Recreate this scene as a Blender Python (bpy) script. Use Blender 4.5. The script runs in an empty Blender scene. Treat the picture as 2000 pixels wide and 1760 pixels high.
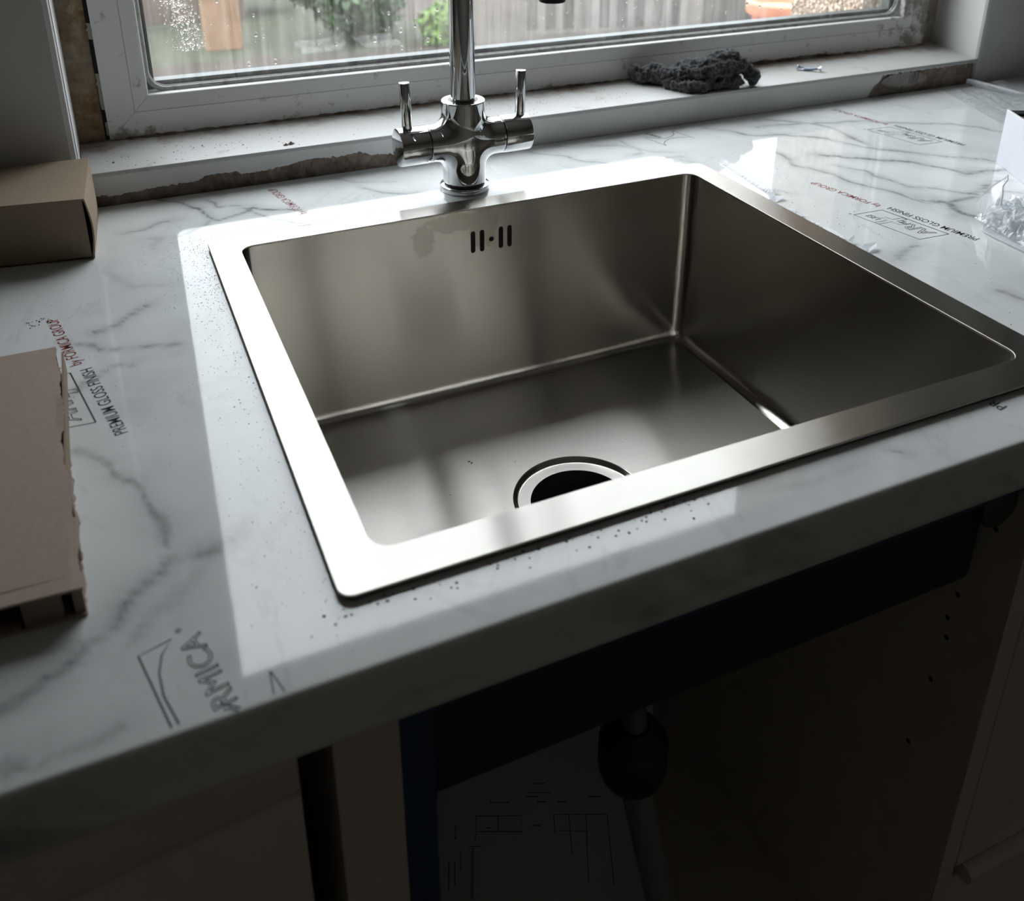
import bpy, bmesh, math, random
import numpy as np
from mathutils import Vector, Matrix, noise

scene = bpy.context.scene
COL = scene.collection
random.seed(7)

# ------------------------------------------------------------------ camera
cam_d = bpy.data.cameras.new('camera')
cam = bpy.data.objects.new('camera', cam_d)
COL.objects.link(cam)
FPX = 1871.31
cam_d.sensor_fit = 'HORIZONTAL'
cam_d.sensor_width = 36.0
cam_d.lens = FPX / 2000 * 36.0
cam_d.shift_x = (1000 - 1006.05) / 2000
cam_d.shift_y = -(880 - 434.28) / 2000
cam_d.clip_start = 0.01
R = Matrix(((0.91201953, -0.41014308, 0.00174305),
            (0.15949065, 0.35856224, 0.91978034),
            (-0.37786653, -0.83857963, 0.39242972)))
cam.matrix_world = Matrix.Translation((-0.0660367, -0.7854584, 1.2496668)) @ R.transposed().to_4x4()
cam_d.dof.use_dof = True
cam_d.dof.focus_distance = 0.80
cam_d.dof.aperture_fstop = 9.5
scene.camera = cam

# ------------------------------------------------------------------ world: overcast sky
W = bpy.data.worlds.new('overcast')
scene.world = W
W.use_nodes = True
nt = W.node_tree
nt.nodes.clear()
geo = nt.nodes.new('ShaderNodeTexCoord')
sep = nt.nodes.new('ShaderNodeSeparateXYZ')
nt.links.new(geo.outputs['Generated'], sep.inputs[0])
ramp = nt.nodes.new('ShaderNodeValToRGB')          # CIE overcast sky: zenith three times the horizon
ramp.color_ramp.elements[0].position = 0.0
ramp.color_ramp.elements[0].color = (0.335, 0.352, 0.375, 1)
ramp.color_ramp.elements[1].position = 1.0
ramp.color_ramp.elements[1].color = (0.94, 0.97, 1.03, 1)
nt.links.new(sep.outputs['Z'], ramp.inputs[0])
bg = nt.nodes.new('ShaderNodeBackground')
SKY = 9.6
bg.inputs['Strength'].default_value = SKY
nt.links.new(ramp.outputs[0], bg.inputs['Color'])
wo = nt.nodes.new('ShaderNodeOutputWorld')
nt.links.new(bg.outputs[0], wo.inputs['Surface'])

# daylight portal in the window opening (guides sky sampling, gives no light of its own)
pd = bpy.data.lights.new('window_portal', 'AREA')
pd.shape = 'RECTANGLE'
pd.size, pd.size_y = 1.15, 1.08
pd.cycles.is_portal = True
po = bpy.data.objects.new('window_portal', pd)
COL.objects.link(po)
po.location = (0.421, 0.470, 1.445)
po.rotation_euler = (math.radians(-90), 0, 0)

scene.view_settings.view_transform = 'Standard'
scene.view_settings.look = 'None'
scene.view_settings.exposure = 0.1
scene.view_settings.gamma = 1.0
scene.view_settings.use_curve_mapping = False
scene.cycles.max_bounces = 10
scene.cycles.diffuse_bounces = 5
scene.cycles.glossy_bounces = 6
scene.cycles.transparent_max_bounces = 16
scene.cycles.transmission_bounces = 6
scene.cycles.sample_clamp_indirect = 6.0
scene.cycles.caustics_reflective = True
scene.cycles.use_denoising = True

# ------------------------------------------------------------------ node helpers
class Mat:
    def __init__(s, name):
        s.m = bpy.data.materials.new(name)
        s.m.use_nodes = True
        s.t = s.m.node_tree
        s.t.nodes.clear()
        s.out = s.n('OutputMaterial')
        s.co = None
    def n(s, kind, **kw):
        nd = s.t.nodes.new('ShaderNode' + kind)
        for k, v in kw.items():
            setattr(nd, k, v)
        return nd
    def l(s, a, b):
        s.t.links.new(a, b)
    def coord(s, scale=(1, 1, 1), rot=(0, 0, 0)):
        g = s.n('NewGeometry')
        mp = s.n('Mapping')
        mp.inputs['Scale'].default_value = scale
        mp.inputs['Rotation'].default_value = rot
        s.l(g.outputs['Position'], mp.inputs['Vector'])
        return mp.outputs[0]
    def noise(s, vec, scale=5, detail=3, rough=.55, dist=0):
        nd = s.n('TexNoise')
        nd.inputs['Scale'].default_value = scale
        nd.inputs['Detail'].default_value = detail
        nd.inputs['Roughness'].default_value = rough
        nd.inputs['Distortion'].default_value = dist
        s.l(vec, nd.inputs['Vector'])
        return nd.outputs['Fac']
    def ramp(s, fac, *stops):
        r = s.n('ValToRGB')
        e = r.color_ramp.elements
        while len(e) < len(stops):
            e.new(0.5)
        for el, (p, c) in zip(e, stops):
            el.position = p
            el.color = c if len(c) == 4 else (*c, 1)
        s.l(fac, r.inputs[0])
        return r.outputs[0]
    def mapr(s, v, a, b, c, d):
        m = s.n('MapRange')
        for i, x in enumerate((a, b, c, d)):
            m.inputs[i + 1].default_value = x
        s.l(v, m.inputs[0])
        return m.outputs[0]
    def mix(s, fac, a, b):
        m = s.n('Mix', data_type='RGBA')
        if isinstance(fac, (int, float)):
            m.inputs['Factor'].default_value = fac
        else:
            s.l(fac, m.inputs['Factor'])
        for i, x in ((6, a), (7, b)):
            if isinstance(x, tuple):
                m.inputs[i].default_value = (*x[:3], 1)
            else:
                s.l(x, m.inputs[i])
        return m.outputs[2]
    def math(s, op, a, b=0.0):
        m = s.n('Math', operation=op)
        for i, x in ((0, a), (1, b)):
            if isinstance(x, (int, float)):
                m.inputs[i].default_value = x
            else:
                s.l(x, m.inputs[i])
        return m.outputs[0]
    def bump(s, h, strength=.3, dist=.001):
        b = s.n('Bump')
        b.inputs['Strength'].default_value = strength
        b.inputs['Distance'].default_value = dist
        s.l(h, b.inputs['Height'])
        return b.outputs[0]
    def bsdf(s, color=None, rough=.5, metal=0.0, normal=None, spec=None, ior=None, **kw):
        p = s.n('BsdfPrincipled')
        for key, v in (('Base Color', color), ('Roughness', rough), ('Metallic', metal), ('Normal', normal),
                       ('Specular IOR Level', spec), ('IOR', ior)) + tuple(kw.items()):
            if v is None:
                continue
            if isinstance(v, (int, float)):
                p.inputs[key].default_value = v
            elif isinstance(v, tuple):
                p.inputs[key].default_value = (*v[:3], 1) if key.endswith('Color') else v
            else:
                s.l(v, p.inputs[key])
        s.l(p.outputs[0], s.out.inputs['Surface'])
        return p

def plain(name, color, rough=.5, metal=0.0, spec=None, var=0.0, scale=30, bump=0.0, bscale=400):
    m = Mat(name)
    c = m.coord()
    col = color
    if var:
        f = m.noise(c, scale, 4)
        col = m.mix(m.mapr(f, .3, .7, 0, 1), tuple(x * (1 - var) for x in color), tuple(min(1, x * (1 + var)) for x in color))
    nrm = None
    if bump:
        nrm = m.bump(m.noise(c, bscale, 3), bump, .0006)
    m.bsdf(col, rough, metal, nrm, spec)
    return m.m

# ------------------------------------------------------------------ object helpers
def link(name, me, mat=None, parent=None, smooth=False, kind=None):
    o = bpy.data.objects.new(name, me)
    COL.objects.link(o)
    if mat is not None:
        me.materials.append(mat)
    if parent is not None:
        o.parent = parent
    if smooth:
        me.polygons.foreach_set('use_smooth', [True] * len(me.polygons))
    if kind:
        o['kind'] = kind
    return o

def tag(o, label=None, cat=None, group=None, kind=None):
    if label: o['label'] = label
    if cat: o['category'] = cat
    if group: o['group'] = group
    if kind: o['kind'] = kind
    return o

def thing(name, label, cat, group=None, kind=None):
    o = bpy.data.objects.new(name, None)
    COL.objects.link(o)
    o.empty_display_size = .02
    return tag(o, label, cat, group, kind)

def pyd(name, v, f, mat=None, parent=None, smooth=False, kind=None):
    me = bpy.data.meshes.new(name)
    me.from_pydata([tuple(map(float, p)) for p in v], [], f)
    me.update()
    return link(name, me, mat, parent, smooth, kind)

def bmobj(name, bm, mat=None, parent=None, smooth=False, kind=None):
    me = bpy.data.meshes.new(name)
    bm.normal_update()
    bm.to_mesh(me)
    bm.free()
    return link(name, me, mat, parent, smooth, kind)

def add_box(bm, lo, hi, bev=0.0, seg=2):
    r = bmesh.ops.create_cube(bm, size=1)
    vs = r['verts']
    for v in vs:
        v.co = Vector([lo[i] + (v.co[i] + .5) * (hi[i] - lo[i]) for i in range(3)])
    if bev:
        es = list({e for v in vs for e in v.link_edges})
        bmesh.ops.bevel(bm, geom=es, offset=bev, segments=seg, affect='EDGES', profile=.5)

def box(name, lo, hi, mat, parent=None, bev=0.0, seg=2, kind=None):
    bm = bmesh.new()
    add_box(bm, lo, hi, bev, seg)
    return bmobj(name, bm, mat, parent, kind=kind)

def boxes(name, lst, mat, parent=None, bev=0.0, kind=None):
    bm = bmesh.new()
    for lo, hi in lst:
        add_box(bm, lo, hi, bev)
    return bmobj(name, bm, mat, parent, kind=kind)

def prism(name, pts, z0, z1, mat, parent=None, bev=0.0, kind=None):
    bm = bmesh.new()
    a = [bm.verts.new((x, y, z0)) for x, y in pts]
    b = [bm.verts.new((x, y, z1)) for x, y in pts]
    n = len(pts)
    bm.faces.new(a[::-1]); bm.faces.new(b)
    for i in range(n):
        bm.faces.new((a[i], a[(i + 1) % n], b[(i + 1) % n], b[i]))
    bmesh.ops.recalc_face_normals(bm, faces=bm.faces)
    if bev:
        bmesh.ops.bevel(bm, geom=list(bm.edges), offset=bev, segments=2, affect='EDGES', profile=.5)
    return bmobj(name, bm, mat, parent, kind=kind)

def basis(axis):
    a = Vector(axis).normalized()
    u = a.orthogonal().normalized()
    return a, u, a.cross(u)

def lathe(name, prof, origin, axis, mat, parent=None, seg=48, sharp=True):
    """prof: (radius, height along axis)"""
    a, u, w = basis(axis)
    o = Vector(origin)
    v, f = [], []
    for r, h in prof:
        for k in range(seg):
            t = 2 * math.pi * k / seg
            v.append(o + a * h + (u * math.cos(t) + w * math.sin(t)) * max(r, 1e-6))
    for i in range(len(prof) - 1):
        for k in range(seg):
            k2 = (k + 1) % seg
            f.append((i * seg + k, i * seg + k2, (i + 1) * seg + k2, (i + 1) * seg + k))
    ob = pyd(name, v, f, mat, parent, True)
    if sharp:
        ob.data.set_sharp_from_angle(angle=math.radians(35))
    return ob

def round_prof(r, h0, h1, e=.0006):
    return [(0, h0), (r - e, h0), (r - .3 * e, h0 + .3 * e), (r, h0 + e), (r, h1 - e), (r - .3 * e, h1 - .3 * e), (r - e, h1), (0, h1)]

def tube_mesh(path, rad, seg=16, caps=True):
    P = [Vector(p) for p in path]
    rad = rad if isinstance(rad, (list, tuple)) else [rad] * len(P)
    v, f = [], []
    t = (P[1] - P[0]).normalized()
    u = t.orthogonal().normalized()
    for i, p in enumerate(P):
        t = (P[min(i + 1, len(P) - 1)] - P[max(i - 1, 0)]).normalized()
        u = (u - t * u.dot(t)).normalized()
        w = t.cross(u)
        for k in range(seg):
            a = 2 * math.pi * k / seg
            v.append(p + (u * math.cos(a) + w * math.sin(a)) * rad[i])
    for i in range(len(P) - 1):
        for k in range(seg):
            k2 = (k + 1) % seg
            f.append((i * seg + k, i * seg + k2, (i + 1) * seg + k2, (i + 1) * seg + k))
    if caps:
        f.append(tuple(range(seg))[::-1])
        f.append(tuple((len(P) - 1) * seg + k for k in range(seg)))
    return v, f

def tube(name, path, rad, mat, parent=None, seg=16, caps=True):
    v, f = tube_mesh(path, rad, seg, caps)
    ob = pyd(name, v, f, mat, parent, True)
    ob.data.set_sharp_from_angle(angle=math.radians(50))
    return ob

def rrect(x0, y0, x1, y1, r, n=8):
    out = []
    for cx, cy, a0 in ((x1 - r, y1 - r, 0), (x0 + r, y1 - r, 90), (x0 + r, y0 + r, 180), (x1 - r, y0 + r, 270)):
        for k in range(n + 1):
            a = math.radians(a0 + 90 * k / n)
            out.append((cx + r * math.cos(a), cy + r * math.sin(a)))
    return out

def circle(cx, cy, r, n=64):
    return [(cx + r * math.cos(2 * math.pi * k / n), cy + r * math.sin(2 * math.pi * k / n)) for k in range(n)]

def fill2d(name, loops, mat, parent=None, extrude=0.0, bevel=0.0, M=None):
    """flat plate with holes; first loop is the outline. M places it."""
    cu = bpy.data.curves.new('plate', 'CURVE')
    cu.dimensions = '2D'
    cu.fill_mode = 'BOTH'
    cu.extrude = max(0, extrude / 2 - bevel)
    cu.bevel_depth = bevel
    cu.bevel_resolution = 2
    cu.offset = -bevel
    for lp in loops:
        s = cu.splines.new('POLY')
        s.points.add(len(lp) - 1)
        for q, (x, y) in zip(s.points, lp):
            q.co = (x, y, 0, 1)
        s.use_cyclic_u = True
    to = bpy.data.objects.new('plate', cu)
    COL.objects.link(to)
    dg = bpy.context.evaluated_depsgraph_get()
    me = bpy.data.meshes.new_from_object(to.evaluated_get(dg))
    bpy.data.objects.remove(to)
    bpy.data.curves.remove(cu)
    me.name = name
    me.materials.clear()
    if M is not None:
        me.transform(M)
    return link(name, me, mat, parent)

def text_mesh(name, body, height, length, origin, ang, mat, parent, z, outline=False, stroke=.0004, shear=0.0, bold=0.0):
    cu = bpy.data.curves.new('lettering', 'FONT')
    cu.body = body
    cu.size = 1.0
    cu.shear = shear
    to = bpy.data.objects.new('lettering', cu)
    COL.objects.link(to)
    dg = bpy.context.evaluated_depsgraph_get()
    me = bpy.data.meshes.new_from_object(to.evaluated_get(dg))
    co = np.array([v.co[:] for v in me.vertices])
    bpy.data.meshes.remove(me)
    x0, x1 = co[:, 0].min(), co[:, 0].max()
    cap = 0.69
    if outline:
        cu.dimensions = '2D'
        cu.fill_mode = 'NONE'
        cu.bevel_depth = stroke / (height / cap)
        cu.bevel_resolution = 0
    elif bold:
        cu.offset = bold
    dg = bpy.context.evaluated_depsgraph_get()
    me = bpy.data.meshes.new_from_object(to.evaluated_get(dg))
    bpy.data.objects.remove(to)
    sx = length / (x1 - x0)
    sy = height / cap
    ca, sa = math.cos(ang), math.sin(ang)
    n = len(me.vertices)
    co = np.empty(n * 3)
    me.vertices.foreach_get('co', co)
    co = co.reshape(-1, 3)
    X = (co[:, 0] - x0) * sx
    Y = co[:, 1] * sy
    out = np.stack([origin[0] + X * ca - Y * sa, origin[1] + X * sa + Y * ca, np.full(n, z) + np.clip(co[:, 2], -1, 1) * .00002], 1)
    me.vertices.foreach_set('co', out.ravel())
    me.update()
    me.materials.clear()
    return link(name, me, mat, parent)

def ribbon(bm, pts, w, z):
    P = [Vector((x, y)) for x, y in pts]
    L, Rr = [], []
    for i, p in enumerate(P):
        t = (P[min(i + 1, len(P) - 1)] - P[max(i - 1, 0)]).normalized()
        n = Vector((-t.y, t.x)) * w / 2
        L.append(bm.verts.new((p.x + n.x, p.y + n.y, z)))
        Rr.append(bm.verts.new((p.x - n.x, p.y - n.y, z)))
    for i in range(len(P) - 1):
        bm.faces.new((L[i], Rr[i], Rr[i + 1], L[i + 1]))

def vnoise(x, y, seed=0):
    """vectorised value noise"""
    xi, yi = np.floor(x).astype(int), np.floor(y).astype(int)
    fx, fy = x - xi, y - yi
    fx, fy = fx * fx * (3 - 2 * fx), fy * fy * (3 - 2 * fy)
    def h(a, b):
        k = (a * 374761393 + b * 668265263 + seed * 974634777) & 0xffffffff
        k = ((k ^ (k >> 13)) * 1274126177) & 0xffffffff
        return ((k ^ (k >> 16)) & 0xffff) / 65535.0
    a = h(xi, yi) * (1 - fx) + h(xi + 1, yi) * fx
    b = h(xi, yi + 1) * (1 - fx) + h(xi + 1, yi + 1) * fx
    return a * (1 - fy) + b * fy

def fbm(x, y, seed=0, oct=4):
    s, a = 0, .5
    for k in range(oct):
        s = s + a * vnoise(x * 2 ** k, y * 2 ** k, seed + k)
        a *= .5
    return s / (1 - .5 ** oct)

def interp(x, pts):
    return float(np.interp(x, [p[0] for p in pts], [p[1] for p in pts]))

def grid_faces(nu, nv, off=0):
    return [(off + i * nv + j, off + (i + 1) * nv + j, off + (i + 1) * nv + j + 1, off + i * nv + j + 1)
            for i in range(nu - 1) for j in range(nv - 1)]

# ------------------------------------------------------------------ materials
def mat_plaster(name, base, warm=0.0):
    m = Mat(name)
    c = m.coord()
    f = m.noise(c, 9, 5)
    col = m.mix(m.mapr(f, .35, .7, 0, 1), tuple(x * .9 for x in base), base)
    m.bsdf(col, .75, 0, m.bump(m.noise(c, 160, 4), .15, .001), .3)
    return m.m

WALL = mat_plaster('painted_plaster', (.66, .655, .635))
ROOM = mat_plaster('room_paint', (.66, .61, .545))
CEIL = mat_plaster('ceiling_paint', (.80, .78, .75))
FLOORM = plain('floor_boards', (.30, .25, .20), .5, var=.25, scale=6)

def mat_upvc():
    m = Mat('upvc_white')
    c = m.coord()
    sp = m.n('SeparateXYZ'); m.l(c, sp.inputs[0])
    base = (.80, .80, .79)
    # brown mould stains that thicken towards the two lower corners
    st = m.noise(c, 60, 6, .7)
    gl = m.mapr(sp.outputs['X'], -.035, .02, 1, 0)
    gr = m.mapr(sp.outputs['X'], .93, 1.03, 0, 1)
    gz = m.mapr(sp.outputs['Z'], .945, .975, 1, 0)
    corner = m.math('MULTIPLY', gl, gz)
    corner = m.math('MAXIMUM', corner, gr)
    low = m.math('MULTIPLY', m.mapr(sp.outputs['Z'], .943, .951, .5, 0), 1.0)
    k = m.math('MAXIMUM', corner, low)
    msk = m.mapr(m.math('ADD', st, m.math('MULTIPLY', k, .22)), .60, .74, 0, 1)
    col = m.mix(m.math('MULTIPLY', msk, .75), base, (.13, .105, .075))
    sx = m.mapr(m.noise(c, 14, 4), .45, .75, 0, 1)
    col = m.mix(m.math('MULTIPLY', m.math('MULTIPLY', sx, gr), .5), col, (.42, .38, .27))
    m.bsdf(col, .38, 0, None, .45)
    return m.m
UPVC = mat_upvc()

def mat_sill():
    m = Mat('sill_white')
    c = m.coord()
    sp = m.n('SeparateXYZ'); m.l(c, sp.inputs[0])
    d = m.mapr(m.noise(c, 220, 4, .7), .62, .72, 0, 1)
    back = m.mapr(sp.outputs['Y'], .185, .228, 0, 1)
    br = m.mapr(m.math('ADD', m.noise(c, 26, 5, .65), m.math('MULTIPLY', back, .30)), .60, .86, 0, 1)
    col = m.mix(br, (.52, .52, .51), (.25, .18, .13))
    col = m.mix(m.math('MULTIPLY', d, .35), col, (.30, .22, .16))
    m.bsdf(col, .42, 0, m.bump(m.noise(c, 60, 3), .12, .001), .4)
    return m.m
SILL = mat_sill()
PLASTER = mat_plaster('sill_plaster', (.80, .80, .79))

def mat_mortar(name, a, b, c3):
    m = Mat(name)
    c = m.coord()
    f = m.noise(c, 55, 7, .65, .6)
    col = m.ramp(f, (.25, a), (.48, b), (.68, c3))
    g = m.mapr(m.noise(c, 18, 3), .45, .62, 0, 1)
    col = m.mix(m.math('MULTIPLY', g, .5), col, (.33, .31, .27))
    m.bsdf(col, .9, 0, m.bump(m.noise(c, 260, 6, .7), .8, .002), .1)
    return m.m
MORTAR = mat_mortar('old_mortar', (.13, .10, .08), (.34, .27, .22), (.52, .45, .39))
FOAM = mat_mortar('cavity_foam', (.12, .065, .03), (.36, .235, .12), (.55, .47, .35))
CAULK = mat_mortar('old_caulk', (.03, .022, .016), (.12, .085, .06), (.30, .24, .19))
DARKGAP = plain('dark_gap', (.012, .011, .01), .8)

def mat_gasket():
    m = Mat('glazing_gasket')
    c = m.coord()
    d = m.mapr(m.noise(c, 90, 5, .7), .5, .72, 0, 1)
    m.bsdf(m.mix(d, (.42, .43, .41), (.20, .17, .13)), .5, 0, None, .3)
    return m.m
GASKET = mat_gasket()
ALU = plain('spacer_aluminium', (.085, .10, .10), .5, .2, var=.12, scale=80)

def schlick(m, f0, normal=None):
    # reflectance of a thin sheet, the same from both sides
    lw = m.n('LayerWeight'); lw.inputs['Blend'].default_value = .5
    if normal is not None:
        m.l(normal, lw.inputs['Normal'])
    return m.math('ADD', m.math('MULTIPLY', m.math('POWER', lw.outputs['Facing'], 5.0), 1 - f0), f0)
def mat_glass(name, haze):
    m = Mat(name)
    tr = m.n('BsdfTransparent'); tr.inputs['Color'].default_value = (.985, .992, .988, 1)
    gl = m.n('BsdfGlossy'); gl.inputs['Roughness'].default_value = .01
    fr = schlick(m, .04)
    mx = m.n('MixShader')
    m.l(fr, mx.inputs[0]); m.l(tr.outputs[0], mx.inputs[1]); m.l(gl.outputs[0], mx.inputs[2])
    if not haze:
        m.l(mx.outputs[0], m.out.inputs[0])
        return m.m
    # condensation film: patchy, with run-down streaks wiped clear
    c = m.coord((1, 1, 1))
    cs = m.coord((1, 1, .055), (0, math.radians(-3), 0))
    st = m.noise(cs, 130, 5, .6, .4)
    st2 = m.noise(cs, 42, 4, .6, .6)
    pt = m.noise(c, 11, 3)
    hz = m.math('ADD', m.mapr(st, .38, .66, .03, .30), m.mapr(pt, .35, .7, -.02, .12))
    clear = m.mapr(st2, .60, .66, 0, 1)
    hz = m.math('MULTIPLY', hz, m.math('SUBTRACT', 1.0, m.math('MULTIPLY', clear, .75)))
    hz = m.math('MAXIMUM', hz, .02)
    df = m.n('BsdfTranslucent'); df.inputs['Color'].default_value = (.84, .81, .76, 1)
    mh = m.n('MixShader')
    m.l(m.math('MULTIPLY', hz, haze), mh.inputs[0]); m.l(mx.outputs[0], mh.inputs[1]); m.l(df.outputs[0], mh.inputs[2])
    m.l(mh.outputs[0], m.out.inputs[0])
    return m.m
GLASS_MIST = mat_glass('misted_glass', .20)
GLASS = mat_glass('clear_glass', 0)

def mat_drop():
    m = Mat('water_drop')
    m.bsdf((1, 1, 1), .0, 0, None, .5, 1.33, **{'Transmission Weight': 1.0})
    return m.m
DROP = mat_drop()

def mat_steel(name, tan, rough=.24, base=(.55, .53, .495), aniso=.44, stain=False):
    m = Mat(name)
    # brushing lines across the tangent
    sc = (900, 900, 900)
    if tan == 'y':  c = m.coord((9, 1300, 1300))
    else:           c = m.coord((9, 9, 1300))
    f = m.noise(c, 1.0, 3, .6)
    big = m.noise(m.coord(), 12, 3)
    smear = m.mapr(big, .35, .7, -.010, .012)
    r = m.math('ADD', m.mapr(f, .3, .7, rough - .012, rough + .012), smear)
    cv = m.n('CombineXYZ')
    cv.inputs[1 if tan == 'y' else 2].default_value = 1.0
    col = m.mix(m.mapr(f, .25, .75, 0, 1), tuple(x * .97 for x in base), tuple(x * 1.02 for x in base))
    if stain:
        # dried splash marks under the tap, near the overflow slots
        sp = m.n('SeparateXYZ'); m.l(m.coord(), sp.inputs[0])
        def blob(cx, cz, rx, rz):
            dx = m.math('DIVIDE', m.math('SUBTRACT', sp.outputs[0], cx), rx)
            dz = m.math('DIVIDE', m.math('SUBTRACT', sp.outputs[2], cz), rz)
            return m.math('SUBTRACT', 1.0, m.math('ADD', m.math('MULTIPLY', dx, dx), m.math('MULTIPLY', dz, dz)))
        k = m.math('MAXIMUM', blob(.187, .889, .013, .017), m.math('MAXIMUM', blob(.222, .902, .035, .010), blob(.246, .893, .016, .022)))
        k = m.math('ADD', k, m.mapr(m.noise(m.coord(), 110, 4), .3, .7, -.55, .45))
        k = m.math('MULTIPLY', m.mapr(k, .05, .22, 0, 1), m.mapr(sp.outputs[1], -.03, -.026, 0, 1))
        col = m.mix(m.math('MULTIPLY', k, .42), col, (.30, .27, .235))
    g = m.n('BsdfAnisotropic', distribution='BECKMANN')
    g.inputs['Anisotropy'].default_value = -aniso       # spread across the brushing
    m.l(col, g.inputs['Color']); m.l(r, g.inputs['Roughness'])
    m.l(cv.outputs[0], g.inputs['Tangent'])
    m.l(g.outputs[0], m.out.inputs['Surface'])
    return m.m
STEEL_FLAT = mat_steel('brushed_steel_flat', 'y', .300, aniso=.78)
STEEL_WALL = mat_steel('brushed_steel_wall', 'z', .220, aniso=.68, stain=True)
STEEL_EDGE = plain('polished_steel_edge', (.55, .54, .52), .16, 1.0)
CHROME = plain('chrome', (.66, .67, .68), .025, 1.0)
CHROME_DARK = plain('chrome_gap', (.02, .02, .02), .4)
RUBBER = plain('black_rubber', (.012, .012, .013), .45)
BLACKHOLE = plain('drain_black', (.004, .004, .004), .7)
SEAL_BLUE = plain('dark_undercoat', (.020, .027, .045), .6)
SEAL = plain('sealing_strip', (.03, .03, .032), .6)

def mat_worktop():
    m = Mat('marble_laminate')
    a = m.n('Attribute'); a.attribute_name = 'vein'
    c = m.coord()
    n1 = m.noise(c, 220, 5, .65)
    n2 = m.noise(c, 35, 5, .6, .8)
    cl = m.mapr(m.noise(c, 7, 4, .55, .6), .35, .75, 0, 1)
    base = m.mix(cl, (.765, .785, .78), (.64, .66, .66))
    v = m.math('MULTIPLY', a.outputs['Fac'], m.mapr(n1, .25, .65, .72, 1.12))
    v = m.math('MULTIPLY', v, m.mapr(n2, .3, .6, .6, 1.1))
    v = m.math('MINIMUM', v, 1.0)
    # soft faint veining everywhere
    w = m.noise(m.coord((1, .45, 1), (0, 0, .5)), 9, 6, .6, 1.2)
    fine = m.mapr(m.math('ABSOLUTE', m.math('SUBTRACT', w, .5)), 0, .022, .13, 0)
    v = m.math('MAXIMUM', v, m.math('MULTIPLY', fine, m.mapr(n2, .4, .6, 0, 1)))
    col = m.mix(v, base, (.10, .11, .115))
    nr = m.bump(m.noise(c, 150, 3), .012, .0006)
    m.bsdf(col, .045, 0, nr, .42, 1.5)
    return m.m
WORKTOP = mat_worktop()
INK = plain('black_print', (.022, .025, .028), .35)
INK_RED = plain('red_print', (.26, .03, .035), .35)

def mat_card(name, base):
    m = Mat(name)
    c = m.coord()
    f = m.noise(c, 500, 3, .7)
    g = m.noise(m.coord((40, 6, 40)), 14, 3)
    col = m.mix(m.mapr(f, .3, .75, 0, 1), tuple(x * .86 for x in base), base)
    col = m.mix(m.mapr(g, .45, .75, 0, .18), col, tuple(x * .7 for x in base))
    m.bsdf(col, .75, 0, m.bump(f, .12, .0004), .2)
    return m.m
CARD = mat_card('brown_card', (.37, .285, .205))
CARD_PALE = mat_card('corrugated_card', (.40, .315, .25))
CARD_IN = mat_card('card_inner', (.28, .21, .15))
WHITE_CARD = plain('white_card', (.72, .73, .78), .45, var=.02)
GREY_CARD = plain('grey_liner', (.17, .17, .185), .5)
BLACK_CARD = plain('black_liner', (.012, .012, .014), .5)

def mat_film(name, white=.22, transp=.6, rough=.1, bs=.6, tint=(.9, .92, .94), scale=160, f0=.05):
    m = Mat(name)
    c = m.coord()
    nr = m.bump(m.noise(c, scale, 5, .65, .5), bs, .004)
    tr = m.n('BsdfTransparent'); tr.inputs['Color'].default_value = (.96, .97, .98, 1)
    gl = m.n('BsdfGlossy'); gl.inputs['Roughness'].default_value = rough
    m.l(nr, gl.inputs['Normal'])
    fr = schlick(m, f0, nr)
    df = m.n('BsdfDiffuse'); df.inputs['Color'].default_value = (*tint, 1)
    tl = m.n('BsdfTranslucent'); tl.inputs['Color'].default_value = (*tint, 1)
    a1 = m.n('MixShader'); a1.inputs[0].default_value = .5
    m.l(df.outputs[0], a1.inputs[1]); m.l(tl.outputs[0], a1.inputs[2])
    a2 = m.n('MixShader')
    a2.inputs[0].default_value = white / (white + transp)
    m.l(tr.outputs[0], a2.inputs[1]); m.l(a1.outputs[0], a2.inputs[2])
    a3 = m.n('MixShader')
    m.l(fr, a3.inputs[0]); m.l(a2.outputs[0], a3.inputs[1]); m.l(gl.outputs[0], a3.inputs[2])
    m.l(a3.outputs[0], m.out.inputs[0])
    return m.m
FILM = mat_film('clear_film', .10, .9, .05, .8)
BAGM = mat_film('crumpled_polythene', .16, .84, .07, .25, scale=150, f0=.12)
TORN = mat_film('torn_white_film', .9, .25, .3, .3, (.88, .89, .91))
MELAMINE = plain('white_melamine', (.62, .58, .54), .35, var=.04)
MELAMINE_IN = plain('cabinet_interior', (.68, .63, .56), .45, var=.05)
NAVY = plain('navy_edge_film', (.022, .055, .13), .4, var=.2)
ENAMEL = plain('appliance_enamel', (.68, .62, .58), .3)
PAPER = plain('printed_paper', (.42, .42, .43), .7, var=.03)
HINGE = plain('hinge_metal', (.16, .16, .18), .3, .9)

# ------------------------------------------------------------------ room shell
ZC = 0.910                      # worktop surface
WY = 0.1312                     # inner face of the window wall
def struct(o):
    o['kind'] = 'structure'
    return o
struct(box('floor', (-1.7, -2.7, -.06), (2.4, .31, 0), FLOORM))
struct(box('ceiling', (-1.7, -2.7, 2.40), (2.4, .31, 2.46), CEIL))
struct(box('wall_left', (-1.76, -2.7, 0), (-1.70, .31, 2.40), ROOM))
struct(box('wall_right', (2.40, -2.7, 0), (2.46, .31, 2.40), ROOM))
struct(box('wall_front', (-1.7, -2.76, 0), (2.4, -2.70, 2.40), ROOM))

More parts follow.
